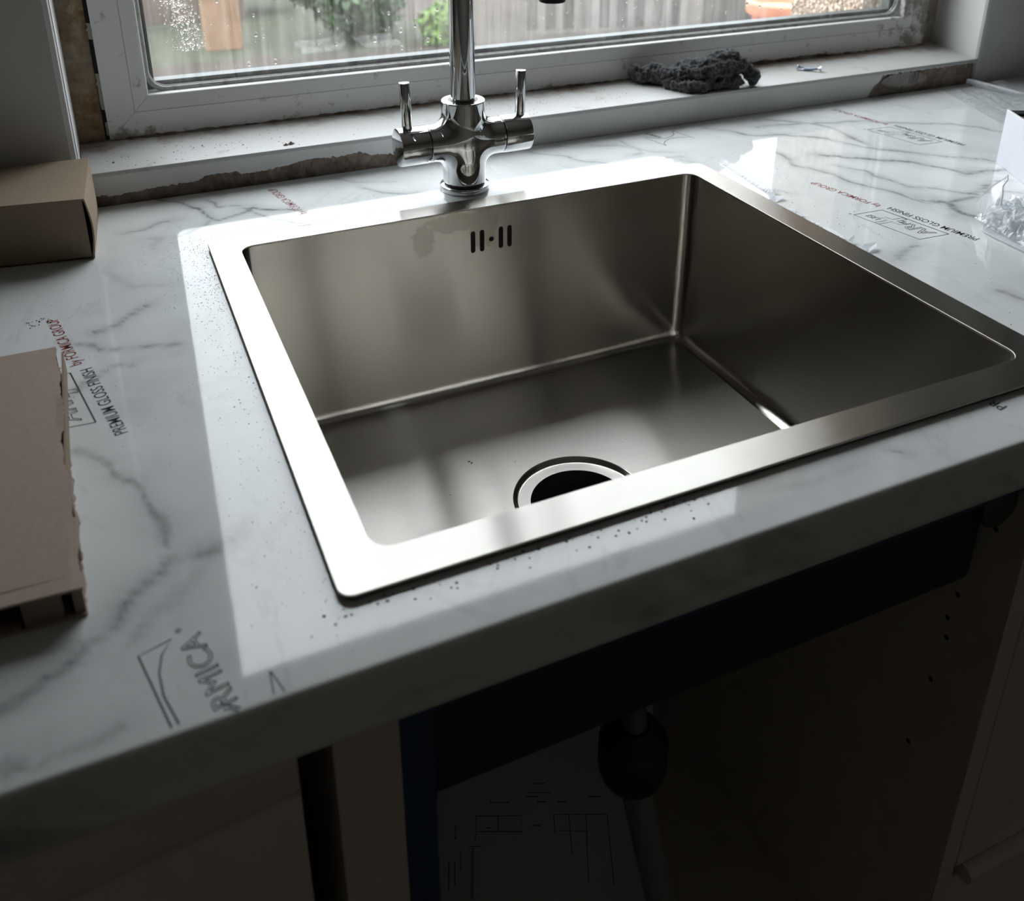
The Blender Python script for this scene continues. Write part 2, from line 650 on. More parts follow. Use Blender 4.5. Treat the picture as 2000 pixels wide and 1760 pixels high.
wall = struct(prism('wall_back', [(-1.7, WY), (-.0960, WY), (-.0918, WY + .0018), (-.0905, WY + .006), (-.0893, .2275), (-.0893, .31), (-1.7, .31)], 0, 2.40, WALL))
prism('wall_section', [(1.0385, WY + .005), (1.0400, WY + .0015), (1.0440, WY), (2.4, WY), (2.4, .31), (1.059, .31), (1.059, .2275)], 0, 2.40, WALL, wall)
prism('wall_section', [(-.0893, .139), (1.038, .139), (1.059, .2275), (1.059, .31), (-.0893, .31)], 0, .9388, MORTAR, wall)
prism('wall_section', [(-.0890, WY), (1.038, WY), (1.059, .31), (-.0890, .31)], 1.790, 2.40, WALL, wall)

REVEAL_LIT = plain('reveal_lit_plaster', (.90, .90, .89), .6)  # wall plaster made whiter: window light on the reveal put into its colour
pyd('reveal_lit_face', [(-.0900, WY + .0062, .9436), (-.0889, .2274, .9436), (-.0889, .2274, 1.789), (-.0900, WY + .0062, 1.789)], [(0, 1, 2, 3)], REVEAL_LIT, wall)  # thin sheet added over the wall's own left reveal to brighten it
# plaster drop below the sill, its lower edge broken away
hp = [(-.10, .010), (-.075, .011), (-.068, .009), (-.04, .0105), (-.03, .0115), (0, .012), (.012, .0125), (.02, .017), (.048, .0165), (.052, .013), (.075, .0135),
      (.10, .016), (.12, .0195), (.15, .0175), (.172, .0195), (.185, .014), (.205, .0135), (.214, .004), (.224, 0), (.85, 0), (.853, .006), (.858, .014), (.866, .019), (.872, .0275), (1.05, .0285)]
v, f = [], []
xs = np.arange(-.0885, 1.0375, .0012)
for i, x in enumerate(xs):
    h = interp(x, hp)
    if h > .001:
        h += (noise.fractal(Vector((x * 260, 3.1, 0)), 1, 2, 4)) * .0016
    h = min(max(h, 0), .0285)
    zb = ZC + h + .0003
    v += [(x, WY, .9394), (x, WY, zb), (x, WY + .007, zb)]
f = grid_faces(len(xs), 3)
pyd('sill_drop', v, f, PLASTER, wall, kind='structure')
# rough mortar behind it
v = []
zs = np.linspace(.9085, .939, 10)
xs2 = np.arange(-.0885, 1.0375, .002)
for x in xs2:
    for z in zs:
        d = noise.fractal(Vector((x * 95, z * 120, 5)), 1, 2.1, 5) * .0022
        d += .002 * (noise.noise(Vector((x * 30, z * 60, 2))))
        v.append((x, WY + .0048 + d, z))
pyd('exposed_mortar', v, grid_faces(len(xs2), len(zs)), MORTAR, wall, kind='structure')
# a loose flake of old skim left standing in the broken stretch at the right
v = []
for i in range(44):
    x = .872 + i * .0018
    t = i / 43
    w = max(0.02, math.sin(math.pi * min(.97, max(.03, t))) ** .45)
    for sg in (-1, 1):
        e = noise.fractal(Vector((x * 170, sg * 3.0, 0)), 1, 2, 3) * .0028
        v.append((x, WY + .0008 + noise.noise(Vector((x * 60, sg, 4))) * .0006, .9285 - t * .002 + sg * (.0098 * w) + e * w))
pyd('skim_flake', v, grid_faces(44, 2), mat_mortar('pale_skim', (.30, .27, .25), (.46, .43, .40), (.58, .56, .53)), wall)
bm = bmesh.new()
for k in range(5):
    xk = .9185 + k * .0034
    vs = [bm.verts.new((xk + dx, WY + .0003, z)) for dx, z in ((0, .921 - .001 * (k % 2)), (.0012, .921), (.0022 + .0006 * (k % 3), .9345), (.0008, .935 - .0015 * (k % 2)))]
    bm.faces.new(vs)
bmobj('pencil_marks', bm, plain('pencil_grey', (.10, .10, .115), .6), wall)

# mortar and foam in the gap between plaster and frame
def rough_panel(name, x0, x1, z0, z1, y, amp, mat, seed, sx=30, dx=.0014):
    xs = np.arange(x0, x1 + dx / 2, dx)
    zs = np.arange(z0, z1, .0028)
    v = []
    for x in xs:
        for z in zs:
            p = Vector((x * 45, z * 32, seed))
            d = noise.fractal(p, 1, 2.1, 5) * amp + amp * 1.1 * noise.noise(Vector((x * sx, z * 14, seed + 9)))
            v.append((x, y + d, z))
    return pyd(name, v, grid_faces(len(xs), len(zs)), mat, wall, True, kind='structure')
rough_panel('cavity_foam', -.0900, -.0630, .9434, 1.79, .2345, .0052, FOAM, 3)
rough_panel('cavity_foam', 1.0375, 1.0600, .9434, 1.79, .2330, .0028, MORTAR, 8)
boxes('cavity_gap', [((-.0640, .2325, .9434), (-.0600, .262, 1.79)), ((1.0355, .2365, .9434), (1.0375, .262, 1.79))], DARKGAP, wall, kind='structure')
boxes('cavity_infill', [((-.0893, .245, .9434), (-.0600, .31, 1.79)), ((1.0355, .245, .9434), (1.059, .31, 1.79))], MORTAR, wall, kind='structure')
# pale flakes of plaster still stuck along the frame edge in the left gap
bm = bmesh.new()
for z0, z1, w in ((.975, 1.012, .0032), (1.046, 1.062, .0036), (.948, .962, .002)):
    n = 14
    pr = None
    for i in range(n + 1):
        z = z0 + (z1 - z0) * i / n
        w2 = w * (1 + .5 * noise.noise(Vector((z * 300, 1, 1))))
        a = bm.verts.new((-.0602, .2315, z)); b = bm.verts.new((-.0602 - w2, .2318, z + .0005))
        if pr: bm.faces.new((pr[0], a, b, pr[1]))
        pr = (a, b)
bmobj('plaster_flakes', bm, mat_plaster('flake_plaster', (.40, .39, .31)), wall)

# ------------------------------------------------------------------ window
win = thing('window_1', None, None, kind='structure')
FX0, FX1, FZ0, FZ1 = -.0600, 1.0355, .9434, 1.7328
PROF = [(0, .2275), (.0266, .2275), (.0268, .2287), (.0274, .2287), (.0276, .2277), (.0400, .2288), (.0414, .2292), (.0424, .2300), (.0428, .2312), (.0428, .2750), (0, .2750)]
def member(name, side):
    v, f = [], []
    g = .0002
    for d, y in PROF:
        if side == 'bottom': a, b = (FX0 + d + g, FZ0 + d), (FX1 - d - g, FZ0 + d)
        if side == 'top':    a, b = (FX0 + d + g, FZ1 - d), (FX1 - d - g, FZ1 - d)
        if side == 'left':   a, b = (FX0 + d, FZ0 + d + g), (FX0 + d, FZ1 - d - g)
        if side == 'right':  a, b = (FX1 - d, FZ0 + d + g), (FX1 - d, FZ1 - d - g)
        v += [(a[0], y, a[1]), (b[0], y, b[1])]
    n = len(PROF)
    for i in range(n):
        j = (i + 1) % n
        f.append((2 * i, 2 * i + 1, 2 * j + 1, 2 * j))
    f += [tuple(2 * i for i in range(n)), tuple(2 * i + 1 for i in range(n))[::-1]]
    me = bpy.data.meshes.new(name); me.from_pydata(v, [], f)
    bm = bmesh.new(); bm.from_mesh(me); bmesh.ops.recalc_face_normals(bm, faces=bm.faces); bm.to_mesh(me); bm.free()
    return link(name, me, UPVC, win)
member('frame_rail', 'bottom'); member('frame_rail', 'top')
member('frame_stile', 'left'); member('frame_stile', 'right')
boxes('frame_backing', [((FX0, .250, FZ0), (FX0 + .040, .274, FZ1)), ((FX0 + .04, .250, FZ0), (FX1 - .04, .274, FZ0 + .040)), ((FX1 - .040, .250, FZ0), (FX1, .274, FZ1)), ((FX0 + .04, .250, FZ1 - .040), (FX1 - .04, .274, FZ1))], DARKGAP, win)
IX0, IX1, IZ0, IZ1 = FX0 + .0428, FX1 - .0428, FZ0 + .0428, FZ1 - .0428
def ring_tube(name, inset, y, r, rad, mat):
    lp = rrect(IX0 + inset, IZ0 + inset, IX1 - inset, IZ1 - inset, r, 10)
    P = [Vector((x, y, z)) for x, z in lp]
    n, seg = len(P), 12
    v, f = [], []
    for i in range(n):
        t = (P[(i + 1) % n] - P[i - 1]).normalized()
        u = Vector((0, 1, 0)); w = t.cross(u).normalized()
        for k in range(seg):
            a = 2 * math.pi * k / seg
            v.append(P[i] + (u * math.cos(a) + w * math.sin(a)) * rad)
    for i in range(n):
        for k in range(seg):
            f.append((i * seg + k, i * seg + (k + 1) % seg, ((i + 1) % n) * seg + (k + 1) % seg, ((i + 1) % n) * seg + k))
    return pyd(name, v, f, mat, win, True)
ring_tube('gasket', .0013, .2420, .019, .0028, GASKET)
ring_tube('gasket', .0030, .2455, .018, .0016, GASKET)
box('glass_pane', (IX0 - .003, .2476, IZ0 - .003), (IX1 + .003, .2512, IZ1 + .003), GLASS_MIST, win)
box('glass_pane', (IX0 - .003, .2672, IZ0 - .003), (IX1 + .003, .2708, IZ1 + .003), GLASS, win)
boxes('spacer_bar', [((IX0, .2514, IZ0), (IX1, .2670, IZ0 + .0085)), ((IX0, .2514, IZ1 - .0085), (IX1, .2670, IZ1)),
                     ((IX0, .2514, IZ0 + .0085), (IX0 + .0085, .2670, IZ1 - .0085)), ((IX1 - .0085, .2514, IZ0 + .0085), (IX1, .2670, IZ1 - .0085))], ALU, win)
# sill board
sb = prism('window_sill', [(-.0890, WY - .0006), (1.0378, WY - .0006), (1.0590, .2278), (-.0890, .2278)], .9392, .9434, SILL, win, .0007)
# dirty old sealant along the joint of sill and frame
v = []
xs = np.arange(-.060, 1.036, .0014)
for x in xs:
    n1 = noise.fractal(Vector((x * 120, 1.7, 0)), 1, 2, 4)
    n2 = noise.noise(Vector((x * 26, 7.7, 0)))
    h = .0016 + .0012 * n1 + .0012 * n2 + (.002 if .62 < x < .86 else 0)
    h = max(.0004, h)
    w = max(.0008, .0030 + .0024 * n1 + .0026 * n2)
    v += [(x, .2274, .9434 + h), (x, .2274 - w * .45, .9434 + h * .8), (x, .2274 - w, .94345)]
pyd('old_sealant', v, grid_faces(len(xs), 3), CAULK, win)
# drops of condensation on the room side of the glass
random.seed(5)
v, f = [], []
def drop(x, z, r, stretch=1.25):
    o = len(v)
    rings, seg = 4, 10
    for i in range(rings + 1):
        a = math.pi / 2 * i / rings
        for k in range(seg):
            t = 2 * math.pi * k / seg
            zz = math.sin(t)
            v.append((x + r * math.cos(a) * math.cos(t), .24755 - .62 * r * math.sin(a), z + r * stretch * math.cos(a) * zz - (.25 * r if zz < 0 else 0)))
    for i in range(rings):
        for k in range(seg):
            f.append((o + i * seg + k, o + i * seg + (k + 1) % seg, o + (i + 1) * seg + (k + 1) % seg, o + (i + 1) * seg + k))
for k in range(520):
    z = random.uniform(1.024, 1.10)
    x = random.gauss(.022, .008) + (1.09 - z) * .16
    if x > .002: drop(x, z, random.uniform(.0005, .0011), 1.1)
for x, z, r in ((.058, 1.090, .0022), (.0625, 1.072, .0013), (.098, 1.055, .0015), (.0985, 1.035, .002), (.106, 1.032, .0013), (.116, 1.004, .0021), (.088, 1.004, .0018),
                (.1835, 1.017, .0016), (.167, 1.055, .0015), (.145, 1.089, .002), (.2275, 1.018, .0024), (.245, 1.046, .0017), (.258, 1.026, .0022), (.2585, 1.006, .0019), (.275, 1.030, .0018),
                (.290, 1.012, .0020), (.305, 1.014, .0016), (.302, 1.046, .0016), (.55, 1.037, .0014), (.562, 1.058, .0011), (.545, 1.016, .0013), (.594, 1.036, .001), (.68, 1.036, .0017), (.70, 1.037, .0015),
                (.718, 1.033, .0016), (.74, 1.040, .0016), (.762, 1.045, .0014), (.70, 1.012, .0012), (.733, 1.021, .0018), (.754, 1.016, .0015), (.79, 1.009, .0014), (.81, 1.045, .0014), (.83, 1.03, .0012), (.90, 1.02, .0012)):
    drop(x, z, r)
for k in range(150):
    drop(random.uniform(.03, .95), random.uniform(1.003, 1.09), random.uniform(.0004, .0009))
pyd('water_drops', v, f, DROP, win, True, kind='stuff')

# ------------------------------------------------------------------ worktop
YF = -.4828
OX0, OX1, OY0, OY1 = .012, .488, -.4304, -.012        # cut-out under the sink rim
VEINS = [
 ([(0.5827, 0.1067), (0.6078, 0.0657), (0.6448, 0.0535), (0.6639, 0.0408), (0.6859, 0.0146), (0.6997, -0.0194), (0.7324, -0.0531), (0.76, -0.084), (0.7989, -0.1193)],4,0.7),
 ([(0.6378, 0.0823), (0.6908, 0.081), (0.729, 0.0641), (0.7731, 0.0536), (0.8075, 0.0293), (0.8582, 0.0023), (0.8841, -0.0398), (0.9374, -0.0762)],3.5,0.7),
 ([(0.6582, 0.1091), (0.6895, 0.0907), (0.7088, 0.073), (0.7194, 0.0461), (0.7136, 0.0023), (0.7127, -0.0212)],3.5,0.7),
 ([(0.6014, 0.0165), (0.6008, 0.0015), (0.5953, -0.036), (0.6009, -0.0575), (0.6097, -0.0799), (0.6099, -0.1043), (0.6294, -0.1362), (0.6351, -0.1726), (0.6518, -0.1872)],4,0.8),
 ([(0.6392, -0.023), (0.6488, -0.0346), (0.688, -0.0629), (0.7181, -0.0905), (0.7333, -0.1146), (0.7375, -0.1267), (0.7717, -0.1351), (0.8199, -0.1632)],6,0.8),
 ([(0.6333, -0.0616), (0.6473, -0.0883), (0.6543, -0.1365), (0.6767, -0.1542), (0.6918, -0.173), (0.7229, -0.1838), (0.7736, -0.2002)],3.5,0.7),
 ([(0.6397, -0.1675), (0.657, -0.1823), (0.6501, -0.2003), (0.6504, -0.2154), (0.6521, -0.2254), (0.6595, -0.2442)],9,0.9),
 ([(0.657, -0.1823), (0.6778, -0.1815), (0.692, -0.182), (0.7241, -0.1675), (0.7586, -0.1591)],4,0.8),
 ([(0.5625, -0.2461), (0.5488, -0.2481), (0.5354, -0.2512), (0.5161, -0.2559)],6,0.75),
 ([(0.549, -0.3367), (0.5526, -0.3477), (0.5608, -0.3614)],5,0.6),
 ([(0.4945, 0.0266), (0.501, -0.0115), (0.5101, -0.052), (0.5204, -0.0878), (0.5426, -0.1066)],3,0.35),
 ([(0.4625, 0.1137), (0.4688, 0.0791), (0.4642, 0.0584), (0.4495, 0.0575)],3,0.5),
 ([(0.4612, 0.045), (0.4813, 0.0361), (0.5033, 0.03)],3,0.4),
 ([(0.4091, 0.1115), (0.4429, 0.1023), (0.467, 0.0761), (0.5039, 0.0408)],4,0.4),
 ([(0.3534, 0.1132), (0.3833, 0.0832), (0.4004, 0.0593), (0.4206, 0.0294)],4,0.6),
 ([(0.374, 0.1173), (0.4238, 0.103), (0.4586, 0.0954)],4,0.4),
 ([(0.1562, 0.0848), (0.1701, 0.0634), (0.184, 0.0482), (0.2125, 0.04)],4,0.5),
 ([(0.1337, 0.1184), (0.1597, 0.0973), (0.1989, 0.0863)],6,0.35),
 ([(-0.0354, 0.1413), (-0.0159, 0.1211), (0.0075, 0.0881), (0.0123, 0.0631), (0.0218, 0.0536), (0.0364, 0.0644), (0.0524, 0.0709), (0.0624, 0.0637), (0.0957, 0.0434)],4,0.9),
 ([(0.0402, 0.0736), (0.0459, 0.0711), (0.054, 0.0539), (0.0649, 0.0424), (0.0733, 0.0268), (0.1048, 0.0025)],3.5,0.8),
 ([(0.0129, 0.1111), (0.0243, 0.0918), (0.0454, 0.0768)],3,0.7),
 ([(0.012, 0.0606), (0.0043, 0.0472), (-0.0099, 0.0349), (-0.0195, 0.0306)],4,0.7),
 ([(-0.0597, 0.0558), (-0.0483, 0.0606), (-0.0367, 0.0693), (-0.0193, 0.0719)],5,0.6),
 ([(-0.0447, 0.0323), (-0.0321, 0.0315), (-0.0426, 0.0083)],8,0.3),
 ([(-0.095, -0.12), (-0.0819, -0.1161), (-0.0633, -0.0991), (-0.0512, -0.0886)],5,0.7),
 ([(-0.1122, -0.1265), (-0.0837, -0.1483), (-0.0565, -0.159), (-0.0409, -0.159)],4,0.6),
 ([(-0.1146, -0.2052), (-0.0976, -0.1882), (-0.0853, -0.1794), (-0.0691, -0.1761)],5,0.55),
 ([(-0.1252, -0.2563), (-0.1109, -0.2648), (-0.0964, -0.2801), (-0.0863, -0.3012), (-0.0759, -0.3256), (-0.0692, -0.3473), (-0.0676, -0.3623), (-0.0675, -0.3708)],7,0.55),
 ([(-0.0341, -0.3723), (-0.0441, -0.3761), (-0.0581, -0.3782), (-0.0704, -0.3793), (-0.0794, -0.3896), (-0.0897, -0.3985), (-0.0969, -0.4108), (-0.1089, -0.4163), (-0.1151, -0.4252), (-0.1251, -0.4319)],6,0.8),
 ([(-0.0482, -0.3822), (-0.0538, -0.3852), (-0.0733, -0.4086), (-0.0819, -0.4188), (-0.0946, -0.4338)],9,0.3),
 ([(-0.1534, -0.4437), (-0.1424, -0.4402), (-0.1296, -0.4361), (-0.1133, -0.4251), (-0.102, -0.415)],8,0.6),
 ([(-0.0944, -0.4675), (-0.1042, -0.4713), (-0.1168, -0.4733), (-0.1304, -0.4784)],7,0.4),
 ([(-0.1449, -0.4672), (-0.1377, -0.4705), (-0.1305, -0.4749)],14,0.5),
 ([(-0.0834, -0.0061), (-0.0634, -0.0552), (-0.0375, -0.0629)],8,0.25),
 ([(-0.0092, -0.3663), (-0.0235, -0.3853), (-0.0322, -0.4048)],10,0.15),
 ([(0.2336, -0.4566), (0.2532, -0.4583), (0.3041, -0.4586)],8,0.2),
 ([(0.3222, -0.4578), (0.3305, -0.4573)],3,0.6),
]
def lin(a, b, step):
    n = max(1, int(round((b - a) / step)))
    return list(np.linspace(a, b, n + 1))[:-1]
gx = lin(-1.2, -.19, .03) + lin(-.19, OX0, .0024) + lin(OX0, OX1, .0028) + lin(OX1, 1.10, .0024) + lin(1.10, 2.38, .04) + [2.38]
R3 = .003
gy = lin(WY - .0005, OY1, -.0024) + lin(OY1, OY0, -.0045) + lin(OY0, YF + R3, -.0022) + [YF + R3]
prof = [(y, ZC) for y in gy]
for k in range(1, 7):
    a = math.pi / 2 * k / 6
    prof.append((YF + R3 - R3 * math.sin(a), ZC - R3 + R3 * math.cos(a)))
for z in np.linspace(ZC - R3 - .004, .8745, 8):
    prof.append((YF, float(z)))
prof += [(YF + .0012, .8733), (YF + .004, .873), (WY - .0005, .873)]
X = np.array(gx); Yp = np.array([p[0] for p in prof]); Zp = np.array([p[1] for p in prof])
nx, ny = len(X), len(prof)
VX, VY = np.meshgrid(X, Yp, indexing='ij')
VZ = np.broadcast_to(Zp, VX.shape)
co = np.stack([VX, VY, VZ], -1).reshape(-1, 3)
cxm = (X[:-1] + X[1:]) / 2; cym = (Yp[:-1] + Yp[1:]) / 2
hole = ((cxm > OX0) & (cxm < OX1))[:, None] & ((cym > OY0) & (cym < OY1))[None, :]
I, J = np.nonzero(~hole)
faces = np.stack([I * ny + J, (I) * ny + J + 1, (I + 1) * ny + J + 1, (I + 1) * ny + J], 1)
me = bpy.data.meshes.new('worktop')
me.vertices.add(len(co)); me.vertices.foreach_set('co', co.ravel())
me.loops.add(len(faces) * 4); me.loops.foreach_set('vertex_index', faces.ravel())
me.polygons.add(len(faces)); me.polygons.foreach_set('loop_start', np.arange(len(faces)) * 4)
me.polygons.foreach_set('loop_total', np.full(len(faces), 4))
me.update(calc_edges=True); me.validate()
# printed veins of the laminate: distance to hand-drawn vein lines
px, py = co[:, 0].copy(), co[:, 1].copy()
wx = px + (fbm(px * 48, py * 48, 11, 2) - .5) * .012 + (fbm(px * 75, py * 75, 21, 2) - .5) * .0022
wy = py + (fbm(px * 48, py * 48, 31, 2) - .5) * .012 + (fbm(px * 75, py * 75, 41, 2) - .5) * .0022
vein = np.zeros(len(px))
for i, (pts, w, s) in enumerate(VEINS):
    d = np.full(len(px), 9.0); tt = np.zeros(len(px))
    for k in range(len(pts) - 1):
        ax, ay = pts[k]; bx, by = pts[k + 1]
        ux, uy = bx - ax, by - ay
        t = np.clip(((wx - ax) * ux + (wy - ay) * uy) / (ux * ux + uy * uy), 0, 1)
        dd = np.hypot(wx - ax - t * ux, wy - ay - t * uy)
        m = dd < d
        d[m] = dd[m]; tt[m] = (k + t[m]) / (len(pts) - 1)
    ww = w * .001 * np.where(px > .4, .66, .54) * (.55 + .9 * fbm(px * 40, py * 40, 51 + i))
    taper = np.clip(np.minimum(tt, 1 - tt) * 9, .25, 1)
    core = np.exp(-(d / (ww * taper)) ** 2) * s
    halo = np.exp(-(d / (ww * 3.4)) ** 2) * s * .36
    vein = np.maximum(vein, np.maximum(core, halo) * (.65 + .5 * fbm(px * 28, py * 28, 77 + i)))
# cloudy smudges, strongest on the front edge
cl = fbm(px * 16 + co[:, 2] * 20, py * 16 + co[:, 2] * 20, 5)
vein = np.maximum(vein, np.clip((cl - .62) * 4, 0, 1) * np.where(co[:, 2] < ZC - .001, .95, .12))
at = me.attributes.new('vein', 'FLOAT', 'POINT')
at.data.foreach_set('value', vein.astype(np.float32))
top = link('worktop', me, WORKTOP, None, True)
tag(top, 'glossy white marble-effect laminate worktop with grey veins and printed film under the window', 'worktop')

# printing on the protective film
PZ = ZC + .00012
ANG = math.radians(90 + 11.0)
def ar_group(ax, ay, part_logo=True, tl=True):
    """(ax, ay): start corner of the box (bottom left in reading direction)"""
    u = Vector((math.cos(ANG), math.sin(ANG))); n = Vector((-u.y, u.x))
    def P(a, b): return tuple(Vector((ax, ay)) + u * a + n * b)
    Lb, Hb = .0680, .0315
    bm = bmesh.new()
    sk = .008
    ribbon(bm, [P(0, 0), P(Lb, 0)], .0009, PZ); ribbon(bm, [P(Lb, 0), P(Lb + sk, Hb)], .0006, PZ)
    ribbon(bm, [P(Lb + sk, Hb), P(sk, Hb)], .0006, PZ); ribbon(bm, [P(sk, Hb), P(0, 0)], .0006, PZ)
    # outlined cross between the letters
    cr = [(.041, .001), (.044, .012), (.036, .012), (.0375, .017), (.0455, .017), (.049, .0305), (.0535, .0305), (.050, .017), (.0570, .017), (.0555, .012), (.0485, .012), (.0455, .001)]
    ribbon(bm, [P(*c) for c in cr + cr[:1]], .0005, PZ)
    bmobj('printed_logo', bm, INK, top)
    text_mesh('printed_lettering', 'AR', .0135, .024, P(.0075, .0065), ANG, INK, top, PZ, True, .00028, .28)
    text_mesh('printed_lettering', 'PL', .0065, .0105, P(.0325, .0065), ANG, INK, top, PZ, True, .00018, .25)
    text_mesh('printed_lettering', 'USI', .0065, .0125, P(.0555, .0185), ANG, INK, top, PZ, True, .00018, .25)
    text_mesh('printed_lettering', '\u00ae', .0022, .0026, P(Lb + sk + .002, Hb - .0005), ANG, INK, top, PZ)
def caption(ax, ay, ln, word, mat, h=.0076):
    text_mesh('printed_lettering', word, h, ln, (ax, ay), ANG, mat, top, PZ, False, bold=.002)
for gx_, gy_ in ((-.0977, -.2380), (.5988, -.2388), (.7960, -.0440)):
    ar_group(gx_, gy_)
ox = .5988; oy = -.2388
for gx_, gy_ in ((-.0977, -.2380), (.5988, -.2388), (.7960, -.0440)):
    caption(gx_ + .0172, gy_ - .0183, .0885, 'PREMIUM GLOSS FINISH', INK)
for gx_, gy_ in ((-.0977, -.2380), (.5988, -.2388), (.7960, -.0440), (.1000, -.0375)):
    caption(gx_ - .0055, gy_ + .0760, .0770, 'by FORMICA GROUP', INK_RED)
caption(.4215, -.4515, .0095, 'PR', INK)
for p in ([(.0640, .0010), (.0365, .0075), (.0335, .0000)], [(.0640, .0010), (.0690, -.0010), (.0760, .0035)], [(.0850, .0015), (.0800, .0125), (.0915, .0090)], [(.052, .0015), (.0555, .006), (.0590, .0015)]):
    bm = bmesh.new()
    ribbon(bm, p, .0006, PZ)
    bmobj('printed_logo', bm, INK, top)
# big outlined mark and lettering at the front edge, and its twin against the sill
LOGO = [[(-0.0789, -0.4775), (-0.0883, -0.4342), (-0.074, -0.4302), (-0.0789, -0.4378), (-0.0808, -0.4476), (-0.0802, -0.4604), (-0.0759, -0.4771)], [(-0.0374, -0.4658), (-0.038, -0.4784)], [(-0.0369, -0.466), (-0.0336, -0.4785)], [(-0.0586, -0.4777), (-0.0564, -0.4776), (-0.0529, -0.4805)], [(-0.0593, -0.4736), (-0.0561, -0.4761), (-0.0519, -0.4791)], [(0.4963, 0.1072), (0.5038, 0.0704)], [(0.5041, 0.0703), (0.5048, 0.0763), (0.5099, 0.0829), (0.5183, 0.0883), (0.5258, 0.0905), (0.5327, 0.0897), (0.5429, 0.0856)], [(0.5395, 0.1165), (0.5475, 0.08)], [(0.5001, 0.1056), (0.5081, 0.0965), (0.5166, 0.0927), (0.5266, 0.0955), (0.5343, 0.1017), (0.5385, 0.1112)]]
for k, l in enumerate(LOGO):
    bm = bmesh.new()
    ribbon(bm, l, .00085 if k < 5 else .0008, PZ)
    bmobj('printed_logo', bm, INK, top)
text_mesh('printed_lettering', 'RMICA', .0098, .0447, (-.0524, -.4744), math.atan2(.0436, -.0097), INK, top, PZ, True, .00026)
text_mesh('printed_lettering', '\u00ae', .0026, .003, (-.0690, -.4275), math.atan2(.0436, -.0097), INK, top, PZ)
text_mesh('printed_lettering', 'FORMICA', .0045, .0215, (.5160, .0985), math.radians(112), INK, top, PZ, False, bold=.02)

# sawdust and swarf scattered around the cut-out
def specks(name, pts, mat, parent, z, seed):
    random.seed(seed)
    bm = bmesh.new()
    for x, y, r in pts:
        a = random.uniform(0, 6.28); e = random.uniform(.45, 1)
        r *= 1.3
        n = random.choice((4, 5, 6))
        b = []
        for k in range(n):
            t = a + 2 * math.pi * k / n
            rr = r * random.uniform(.6, 1.1)
            dx, dy = rr * math.cos(t), rr * e * math.sin(t)
            b.append(bm.verts.new((x + dx, y + dy, z)))
        c = bm.verts.new((x, y, z + r * .7))
        for k in range(n):
            bm.faces.new((b[k], b[(k + 1) % n], c))
    o = bmobj(name, bm, mat, parent)
    return o
random.seed(11)
SWARF = plain('dark_swarf', (.03, .028, .028), .6)
DUST = plain('pale_sawdust', (.75, .76, .78), .6)
dark, pale = [], []
for k in range(520):
    x = -abs(random.gauss(0, .014)) - .001
    y = random.uniform(-.47, .02) if random.random() < .35 else random.triangular(-.20, .03, .0)
    dark.append((x, y, random.uniform(.00012, .00036)))
for k in range(420):
    dark.append((random.triangular(-.02, .30, .04), .002 + abs(random.gauss(0, .013)), random.uniform(.00012, .0003)))
for k in range(70):
    dark.append((random.uniform(-.01, .20), -.4435 - abs(random.gauss(0, .006)), random.uniform(.0003, .0009)))
for k in range(110):
    dark.append((random.uniform(-.13, .0), random.uniform(-.30, .05), random.uniform(.00015, .00035)))
for k in range(26):
    dark.append((random.gauss(-.130, .0045), random.gauss(-.089, .004), random.uniform(.0003, .0008)))
for k in range(60):
    dark.append((random.uniform(.51, .60), random.uniform(-.40, .02), random.uniform(.0002, .0005)))
for k in range(150):
    pale.append((random.uniform(-.045, -.002), random.uniform(-.45, .02), random.uniform(.0002, .00045)))
for k in range(40):
    pale.append((random.uniform(-.11, .3), random.uniform(.0, .09), random.uniform(.0002, .0004)))
s = specks('dark_swarf', dark, SWARF, None, ZC + .0001, 1)
tag(s, 'dark drilling swarf and dust scattered on the worktop around the sink', 'swarf', None, 'stuff')
s = specks('pale_sawdust', pale, DUST, None, ZC + .0001, 2)
tag(s, 'tiny pale sawdust grains on the worktop beside the sink rim', 'sawdust', None, 'stuff')
random.seed(12)
sd = []
for k in range(170):
    sd.append((random.choice((random.uniform(-.07, .12), random.uniform(.30, .52))), random.uniform(.138, .20), random.uniform(.0003, .0008)))
for k in range(60):
    sd.append((random.uniform(-.08, .9), random.uniform(.14, .22), random.uniform(.0003, .0006)))
sd += [(-.0609, .1558, .0016), (.0229, .174, .0011), (.0608, .1605, .0010), (.105, .1432, .0035), (.100, .1420, .0026)]
s = specks('plaster_crumbs', sd, plain('plaster_crumb', (.17, .12, .085), .8), None, .9434, 3)
tag(s, 'brown plaster crumbs strewn along the white window sill', 'crumbs', None, 'stuff')

